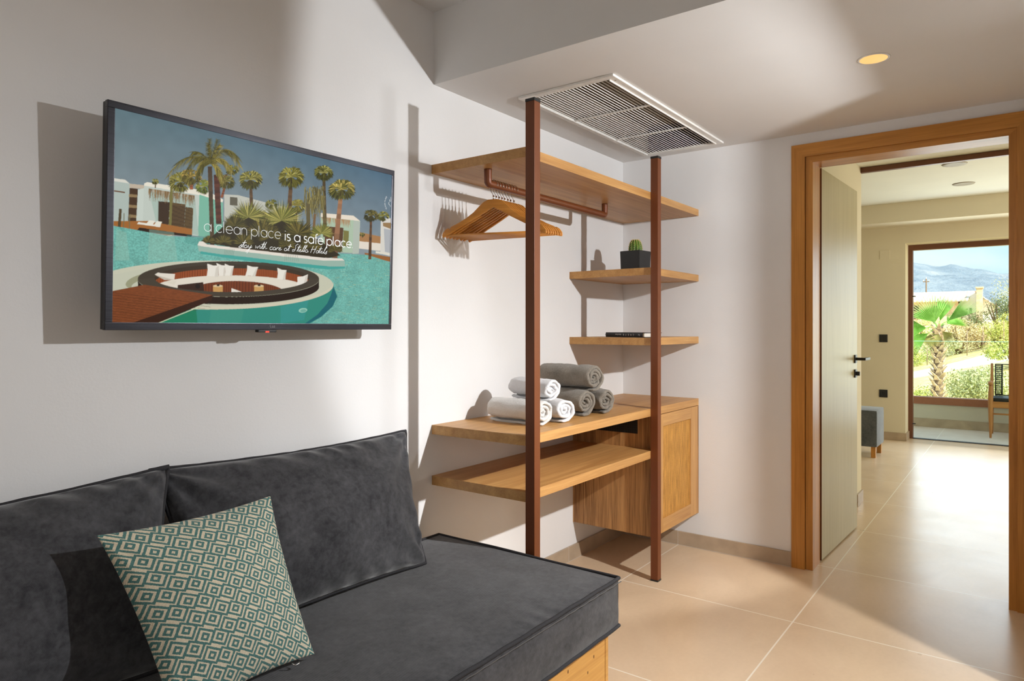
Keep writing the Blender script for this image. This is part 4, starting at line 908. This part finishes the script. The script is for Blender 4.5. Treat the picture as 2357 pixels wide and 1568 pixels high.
for k in range(9): z = .0032+k*.0022; pg.box(.004, Wb_-.003-.0004*(k % 2), .003, Lb-.003, z, z+.0020)
pg.xf(BM).build('pages', M_paper, bk)
def spine_text(txt, s, y, zc, bold=0, shear=0):
    # seen from outside the spine the letters run upside down
    M = BM @ Matrix(((0, 0, -1, -.0023), (1, 0, 0, y), (0, 1, 0, zc), (0, 0, 0, 1)))
    return text_mb(txt, s, M, .0001, bold)
tt = MB()
for ch, yv in zip('CRETE', (.068, .089, .110, .131, .152)):
    t_ = spine_text(ch, .0125, yv, .0172, .0002); t_.v = [tuple(v) for v in t_.v]
    # turn each glyph upside down about its own centre
    c0 = BM @ Vector((-.0023, yv, .0172)); tt.add([(2*c0.x-(v[0]) if False else v[0], v[1], 2*c0.z-v[2]) for v in t_.v], t_.f)
t_ = spine_text('of our Roots', .0095, .176, .0172, .0001); c0 = BM @ Vector((-.0023, .176, .0172)); tt.add([(v[0], v[1], 2*c0.z-v[2]) for v in t_.v], t_.f)
MB().tube([BM @ Vector(p) for p in [(-.0024, .022, .007), (-.0024, .024, .017)]], .0008, 5).tube([BM @ Vector(p) for p in [(-.0024, .024, .012), (-.0024, .030, .016), (-.0024, .033, .010)]], .0007, 5).build('spine_emblem', M_whiteink, cvo)
tt.build('spine_lettering', M_whiteink, cvo)

# ================================================================ bedroom bench / pouf
pf = thing('footstool', 'grey upholstered box footstool on short wooden legs in the bedroom', 'stool', (3.78, -.6, 0))
MB().box(3.575, 3.985, -.838, -.28, .105, .458, .022).build('upholstered_body', velvet('grey_boucle', (.055, .062, .068, 1), (.13, .14, .15, 1), 300, .4), pf, True)
autosmooth(bpy.data.objects['upholstered_body'], 60)
for (x, y) in ((3.60, -.80), (3.925, -.80), (3.60, -.32), (3.925, -.32)): MB().box(x, x+.04, y-.02, y+.02, 0, .106, .002).build('leg', M_doorz, pf)

# ================================================================ balcony armchair
ac = thing('armchair', 'teak balcony armchair with a black woven back, half hidden by the door frame', 'chair', (6.0, -1.96, 0))
mt = wood('teak', 2, (.36, .14, .04, 1), (.62, .28, .09, 1), .45); mtx = wood('teak_x', 0, (.36, .14, .04, 1), (.62, .28, .09, 1), .45); mty = wood('teak_y', 1, (.36, .14, .04, 1), (.62, .28, .09, 1), .45)
yl, yr2, xf_, xb = -1.658, -2.27, 5.748, 6.14
for y in (yl, yr2): MB().tube([(xf_, y, 0), (xf_, y, .15), (xf_, y, .32), (xf_, y, .45), (xf_, y, .56), (xf_, y, .60)], [.011, .018, .024, .026, .020, .017], 14).build('leg', mt, ac, True)
for y in (yl, yr2): MB().tube([(xb+.04, y, -.0), (xb+.01, y, .2), (xb, y, .42), (xb+.03, y, .62), (xb+.05, y, .83)], [.013, .018, .021, .017, .012], 12).build('leg', mt, ac, True)
for y in (yl, yr2): MB().tube([(xf_-.045, y, .612), (xf_-.01, y, .622), (xf_+.06, y, .622), (xb-.1, y, .605), (xb+.03, y, .60)], [.014, .026, .024, .018, .014], 12).build('armrest', mtx, ac, True)
MB().box(xf_-.012, xf_+.012, yr2, yl, .345, .415, .005).build('seat_rail', mty, ac); MB().tube([(xf_, yr2, .275), (xf_, yl, .275)], .010, 10).build('stretcher', mty, ac, True)
MB().tube([(xf_, yl, .30), (xb, yl, .30)], .011, 10).tube([(xf_, yl, .40), (xb, yl, .39)], .014, 10).build('side_rail', mtx, ac, True)
MB().box(xf_+.01, xb, yr2+.02, yl-.02, .405, .455, .012).build('seat_cushion', M_black, ac, True)
wv = MB()
for z in (.46, .82): wv.tube([(xb+.012+(z-.46)*.1, yr2+.03, z), (xb+.012+(z-.46)*.1, yl-.03, z)], .006, 8)
for y in (yl-.035, yl-.10, yr2+.035, yr2+.10): wv.tube([(xb+.012, y, .46), (xb+.05, y, .82)], .006, 8)
for k in range(15): z = .47+k*.024; wv.tube([(xb+.013+(z-.46)*.1, yl-.035, z), (xb+.013+(z-.46)*.1, yl-.10, z)], .0042, 6)
for k in range(5): wv.tube([(xb+.013, yl-.04-k*.013, .46), (xb+.05, yl-.04-k*.013, .82)], .003, 6)
wv.build('woven_back', M_black, ac, True)

# ================================================================ outdoors
def ground(x, y):
    yc = max(-14, min(14, y)); s = min(1, max(0, x/30))
    z = -1.95+1.86*(min(x, 30)-8)/22-.30*yc*s*s
    if x > 30: z = z*(1-min(1, (x-30)/30))+1.75*min(1, (x-30)/30)
    return z+.10*noise.noise(Vector((x*.3, y*.3, 0)))
tg = MB(); nx_, ny_ = 110, 70
for j in range(ny_+1):
    for i in range(nx_+1):
        x = 6.8+(i/nx_)**2*190; y = -26-(x*.35)+(52+x*.7)*j/ny_; tg.v.append((x, y, ground(x, y)))
tg.f += [(j*(nx_+1)+i, j*(nx_+1)+i+1, (j+1)*(nx_+1)+i+1, (j+1)*(nx_+1)+i) for j in range(ny_) for i in range(nx_)]
mg = Mat('dry_grass_field', .95, 0, .1); x, y, z = mg.xyz(); gn = mg.noise(.9, 5, .65); gf = mg.noise(9, 3, .6)
grass = mg.ramp(gn*.6+gf*.4, [(.35, (.55, .40, .14, 1)), (.5, (.74, .58, .28, 1)), (.65, (.82, .72, .46, 1))])
road = x.gt(27.2)*x.lt(30.2); mg.color(mg.mix(road*(gf*.3+.75), grass, (.88, .80, .66, 1))); mg.bump(gf, .5, .05)
go = tg.build('field', mg.m, None, True); tag(go, None, None, None, 'structure')
mh = Mat('hazy_mountain_scrub', 1, 0, .05); hn = mh.noise(.05, 6, .7); mh.color(mh.ramp(hn, [(.35, (.13, .165, .22, 1)), (.55, (.21, .25, .31, 1)), (.72, (.36, .37, .40, 1))])); mh.bump(hn, 1, 4)  # scrub mottle with the blue of distant haze put into the colour
mt_ = MB(); nx_, ny_ = 60, 150
rdg = [(-250, 25), (3.7, 25.7), (12.4, 27.2), (17.6, 27.0), (22, 28.6), (26.6, 30.0), (31, 29.8), (34, 29.9), (38, 31.2), (43.3, 31.7), (60, 34), (300, 40)]
def ridge(y):
    for (a, b), (c, d_) in zip(rdg, rdg[1:]):
        if a <= y <= c: t = (y-a)/(c-a); t = t*t*(3-2*t); return b+(d_-b)*t
    return 30
for j in range(ny_+1):
    for i in range(nx_+1):
        y = -150+j/ny_*330; t = i/nx_; x = 190+t*210+(max(0, t-.85))*300
        hgt = ridge(y*400/x)*(math.sin(min(1, t/.93)*math.pi/2)**1.3)*(1 if t < .93 else 1-(t-.93)*3)
        hgt = hgt-1.2*(1-t)*0+ (1-min(1, t/.93))*0
        w_ = math.sin(min(1, t)*math.pi); mt_.v.append((x, y, 1.2+(hgt-1.2)*1.0+3.2*w_*noise.noise(Vector((x*.03, y*.06, 1)))+1.2*w_*noise.noise(Vector((x*.1, y*.14, 4)))))
mt_.f += [(j*(nx_+1)+i, j*(nx_+1)+i+1, (j+1)*(nx_+1)+i+1, (j+1)*(nx_+1)+i) for j in range(ny_) for i in range(nx_)]
tag(mt_.build('mountain_range', mh.m, None, True), None, None, None, 'structure')
# real haze lying between the houses and the mountains
hz = MB().box(95, 420, -170, 200, -5, 60); hm = bpy.data.materials.new('blue_haze'); hm.use_nodes = True; t = hm.node_tree; t.nodes.clear()
ho = t.nodes.new('ShaderNodeOutputMaterial'); hv = t.nodes.new('ShaderNodeVolumeScatter'); hv.inputs['Color'].default_value = (.34, .60, 1, 1); hv.inputs['Density'].default_value = .0013; hv.inputs['Anisotropy'].default_value = .2
t.links.new(hv.outputs[0], ho.inputs['Volume']); tag(hz.build('haze', hm), None, None, None, 'structure')
# leafy shrubs
def leafm(name, c1, c2, sc_=3.5):
    m = Mat(name, .6, 0, .3); n_ = m.noise(sc_, 4, .6); m.color(m.ramp(n_, [(.35, c1), (.65, c2)])); m.b.inputs['Subsurface Weight'].default_value = 0; return m.m
L_ol = leafm('olive_leaf', (.34, .36, .14, 1), (.70, .70, .42, 1)); L_gr = leafm('fresh_leaf', (.30, .36, .06, 1), (.66, .66, .20, 1)); L_dk = leafm('dark_leaf', (.06, .09, .03, 1), (.22, .25, .10, 1)); L_st = leafm('dry_straw_leaf', (.50, .38, .17, 1), (.80, .68, .40, 1))
M_bark = plain('bark', (.20, .13, .08, 1), .9, 0, .3, 20, .4)
def shrub(name, x, y, w, hgt, mat, nl, label, group, dz=0, ls=.07, cat='shrub', seed=0, kz=1):
    z0 = ground(x, y)+dz; r_ = random.Random(seed+int(x*100)); root = thing(name, label, cat, (x, y, z0), group)
    st = MB()
    for k in range(5):
        a = r_.random()*6.28; st.tube([(x, y, z0-.1), (x+.15*w*math.cos(a), y+.15*w*math.sin(a), z0+hgt*.4), (x+.3*w*math.cos(a), y+.3*w*math.sin(a), z0+hgt*.75)], [.03*hgt, .02*hgt, .008*hgt], 6)
    st.build('stems', M_bark, root)
    lb = MB(); cl_ = [(x+(r_.random()-.5)*w*.75, y+(r_.random()-.5)*w*.75, z0+hgt*(.30+.45*r_.random()), .20+.16*r_.random()) for _ in range(14)]
    for k in range(nl):
        cx, cy, cz, cr = cl_[k % 14]; v = Vector((r_.gauss(0, 1), r_.gauss(0, 1), r_.gauss(0, 1))).normalized()*(.55+.45*r_.random())
        p = Vector((cx+v.x*cr*w*1.1, cy+v.y*cr*w*1.1, max(z0+.02, cz+v.z*cr*hgt*.95))); a = Vector((r_.gauss(0, 1), r_.gauss(0, 1), r_.gauss(0, 1)+.4)).normalized()*ls; b = a.cross(Vector((r_.gauss(0, 1), r_.gauss(0, 1), r_.gauss(0, 1)))).normalized()*ls*.42
        lb.add([p-a*.5, p+b*.5, p+a*.6, p-b*.5], [(0, 1, 2, 3)])
    lb.build('foliage', mat, root); return root
G1 = 'shrubs on the slope below the balcony'
shrub('shrub', 19.3, -.95, 1.35, 1.45, L_ol, 5200, 'large pale green shrub on the slope, right of the palm trunk', G1, -.25, .075, seed=1)
shrub('shrub', 17.0, .42, .9, 1.15, L_gr, 2600, 'green shrub on the slope, left of the palm trunk', G1, -.15, .07, seed=2)
shrub('shrub', 25.5, -1.75, 1.5, 1.15, L_gr, 3000, 'green shrub beside the dirt track, above the balcony chair', G1, -.05, .08, seed=3)
shrub('shrub', 20.5, .15, .9, .7, L_ol, 1500, 'low olive green bush behind the palm trunk', G1, -.25, .07, seed=4)
G2 = 'hedge of bushes beyond the dirt track'
hd_ = [(33, 2.3, 1.7, 1.2, L_gr, 'leafy green bush at the left end of the hedge'), (34, 1.3, 1.7, 1.5, L_ol, 'olive green bush in the hedge just left of the palm crown'), (34.5, .45, 1.8, 1.9, L_st, 'straw coloured bush in the hedge right behind the palm crown'), (35, -.35, 1.5, 1.55, L_st, 'dry straw coloured bush in the middle right of the hedge'), (33.5, -1.1, 1.6, 1.3, L_gr, 'bright yellow green bush at the right end of the hedge'), (35.5, -1.9, 1.7, 1.6, L_gr, 'tall green bush cut off by the door frame'), (37.5, 2.6, 1.8, 2.3, L_gr, 'tall green bush under the left end of the house')]
for i, (x, y, w, hh, m_, lb_) in enumerate(hd_): shrub('bush', x, y, w, hh, m_, 2400, lb_, G2, -.15, .085, seed=20+i)
G3 = 'dark trees beside the house'
shrub('tree', 44, .45, 2.0, 1.9, L_dk, 2200, 'low dark tree in front of the white gable wall', G3, -.1, .1, 'tree', 31)
shrub('tree', 47, -.75, 2.0, 2.4, L_dk, 2400, 'dark rounded tree right of the chimney', G3, -.1, .1, 'tree', 32)
shrub('tree', 50, -1.6, 2.2, 3.6, L_ol, 2400, 'tall yellowish tree at the right edge of the view', G3, -.1, .1, 'tree', 33)
# fan palm
px0, py0 = 14, -.45; zg = ground(px0, py0)
fp = thing('fan_palm', 'fan palm with a shaggy trunk and bright green fronds outside the balcony', 'palm tree', (px0, py0, zg))
tkp = MB(); zt_ = 1.25; tkp.tube([(px0+.04*math.sin(z*1.3), py0, z) for z in np.linspace(zg-.2, zt_, 24)], [.10-.02*(k/23) for k in range(24)], 14).build('trunk', M_bark, fp, True)
bb = MB(); rp = random.Random(5)
for k in range(150):
    z = zg+(zt_-zg)*k/150; a = k*2.4; c_ = Vector((px0+.04*math.sin(z*1.3), py0, z)); o_ = Vector((math.cos(a), math.sin(a), 0)); tn_ = Vector((-o_.y, o_.x, 0)); ww = .05*(.7+.6*rp.random())
    b0 = c_+o_*.08; tip = c_+o_*(.16+.05*rp.random())+Vector((0, 0, .13)); bb.add([b0-tn_*ww, b0+tn_*ww, tip+tn_*ww*.4, tip-tn_*ww*.4, b0-tn_*ww+Vector((0, 0, .03)), b0+tn_*ww+Vector((0, 0, .03))], [(0, 1, 2, 3), (3, 2, 5, 4), (0, 3, 4), (1, 5, 2), (0, 4, 5, 1)])
tag(bb.build('leaf_bases', plain('leaf_base_bark', (.66, .50, .36, 1), .9, 0, .35, 14), fp), None, None, None, 'stuff')
M_frond = leafm('fan_frond_green', (.20, .42, .07, 1), (.40, .66, .20, 1), 5); M_dead = leafm('yellow_frond', (.42, .40, .12, 1), (.70, .66, .30, 1))
def frond3(cdir, stem, R, spread, mat, drp, twist):
    root_ = Vector((px0, py0, 1.25)); cd = Vector(cdir).normalized(); hub = root_+cd*stem; ref = Vector((0, 1, 0)) if abs(cd.y) < .75 else Vector((0, 0, 1)); sdv = (ref-cd*ref.dot(cd)).normalized()
    sdv = Matrix.Rotation(twist, 3, cd) @ sdv; nv__ = cd.cross(sdv).normalized(); mb = MB(); mb.tube([root_, root_+cd*stem*.5+Vector((0, 0, .02)), hub], [.018, .012, .009], 6)
    nseg = 20
    for k in range(nseg):
        a = -spread+2*spread*k/(nseg-1); a2 = a+2*spread/(nseg-1)*.5; a0 = a-2*spread/(nseg-1)*.5
        L_ = R*(.86+.14*math.cos(a*.8))*(.94+.1*rp.random())
        def D(aa, l, lift): return hub+(cd*math.cos(aa)+sdv*math.sin(aa))*l+nv__*lift+Vector((0, 0, -drp*l*l))
        mb.add([hub, D(a0*.985+a*.015, L_*.50, 0), D(a, L_*.55, .03), D(a2, L_*.50, 0), D(a+.01, L_, 0)], [(0, 1, 2), (0, 2, 3), (1, 4, 2), (2, 4, 3)])
    return mb.build('frond', mat, fp)
for (cd, stm, R, sprd, m_, dr_, tw_) in [((-.2, .42, 1), .14, .64, .88, M_frond, .02, .12), ((-.1, -.85, .72), .24, .74, .34, M_frond, .02, .3), ((.15, -.22, 1), .16, .58, .42, M_frond, .03, .6), ((-.2, 1, .0), .22, .66, .62, M_frond, .12, .3), ((-.3, .85, -.55), .22, .60, .50, M_frond, .25, .3),
        ((.6, .5, .6), .25, .5, .8, M_frond, .1, .3), ((.6, -.5, .3), .25, .45, .7, M_frond, .1, .4), ((-.3, -.55, -.5), .12, .36, .55, M_dead, .3, .3), ((-.4, .10, -.8), .10, .34, .6, M_dead, .3, .2), ((-.2, .45, -.7), .12, .38, .5, M_dead, .3, .2)]:
    frond3(cd, stm, R, sprd, m_, dr_, tw_)
# house
hs = thing('house', 'distant stone house with a pale tiled roof and tall chimney', 'house', (60, 3, 1.6))
mst = Mat('tan_stone', .9, 0, .1); n_ = mst.noise(2.5, 5, .7); mst.color(mst.ramp(n_, [(.35, (.52, .38, .24, 1)), (.65, (.76, .64, .48, 1))]))  # tan stone with random mottling
MB().box(58, 64, 2.0, 9, .8, 3.25).build('wall', mst.m, hs)
MB().add([(58.5, -.15, 1.0), (58.5, 2.0, 1.0), (58.5, 2.0, 3.1), (58.5, .95, 3.9), (58.5, -.15, 3.0), (64, -.15, 1.0), (64, 2, 1), (64, 2, 3.1), (64, .95, 3.9), (64, -.15, 3.0)], [(0, 1, 2, 3, 4), (9, 8, 7, 6, 5), (0, 5, 6, 1), (1, 6, 7, 2), (4, 3, 8, 9), (3, 2, 7, 8), (0, 4, 9, 5)]).build('gable_wall', plain('white_render', (.82, .80, .76, 1), .8), hs)
mrf = Mat('pale_roof_tile', .8, 0, .2); x, y, z = mrf.xyz(); mrf.color(mrf.ramp(mrf.noise(3, 4)*.7+(y*(2*math.pi/.28)).sin()*.15+.1, [(.3, (.60, .42, .30, 1)), (.6, (.82, .76, .68, 1))]))
MB().add([(57.5, 1.4, 3.25), (57.5, 9.3, 3.2), (61, 9.3, 4.0), (61, 1.0, 4.05), (57.5, 1.4, 3.35), (57.5, 9.3, 3.3), (61, 9.3, 4.12), (61, 1.0, 4.17), (64.5, 9.3, 3.2), (64.5, 1.0, 3.25)], [(0, 1, 2, 3), (4, 7, 6, 5), (0, 4, 5, 1), (3, 2, 6, 7), (0, 3, 7, 4), (1, 5, 6, 2), (6, 7, 9, 8)]).build('roof', mrf.m, hs)
MB().add([(58.2, .95, 3.95), (58.2, -.45, 2.75), (64, -.45, 2.75), (64, .95, 3.95), (58.2, .95, 4.05), (58.2, -.45, 2.85), (64, -.45, 2.85), (64, .95, 4.05)], [(0, 1, 2, 3), (4, 7, 6, 5), (0, 4, 5, 1), (1, 5, 6, 2), (2, 6, 7, 3), (3, 7, 4, 0)]).build('porch_roof', mrf.m, hs)
MB().box(57.9, 58.5, .45, .85, 1.2, 4.2, .02).box(57.85, 58.55, .40, .90, 4.2, 4.32, .01).build('chimney', mst.m, hs)
for (y0, z0) in ((4.55, 2.55), (4.55, 1.95), (3.2, 2.5)): MB().box(57.96, 58.01, y0, y0+.35, z0, z0+.42).build('window', plain('dark_window', (.12, .08, .06, 1), .4), hs)  # plain dark brown window panels
MB().box(58.44, 58.51, 1.15, 1.3, 2.3, 2.75).build('window', bpy.data.materials['dark_window'], hs)
pp = thing('utility_pole', 'wooden power pole with a crossarm standing behind the house', 'pole', (75, 5.72, 1.5))
MB().tube([(75, 5.72, 1.0), (75, 5.72, 6.1)], .06, 8).build('pole_shaft', M_bark, pp, True); MB().box(74.96, 75.04, 5.45, 6.0, 5.78, 5.86).build('crossarm', M_bark, pp)
for y in (5.49, 5.72, 5.96): MB().lathe([(.03, 0), (.04, .10), (.015, .16)], (75, y, 5.87 if y != 5.72 else 6.1), 8).build('insulator', M_whiteink, pp)
for i, (x, y) in enumerate([(32.0, 1.49), (32, .95), (32, .0), (32, -.57), (32, -1.3)]):
    z = ground(x, y); q = MB().tube([(x, y, z-.1), (x, y, z+1.1)], .018, 6).build('fence_post', plain('rusty_post', (.35, .24, .16, 1), .8), None, True, (x, y, z))
    tag(q, ['thin fence post furthest left by the dirt track', 'thin fence post left of the palm trunk by the dirt track', 'thin fence post just right of the palm crown by the dirt track', 'thin fence post in front of the dry bush by the dirt track', 'thin fence post furthest right by the dirt track'][i], 'fence post', 'fence posts along the dirt track')
for o in bpy.data.objects:
    if '_org' in o: del o['_org']
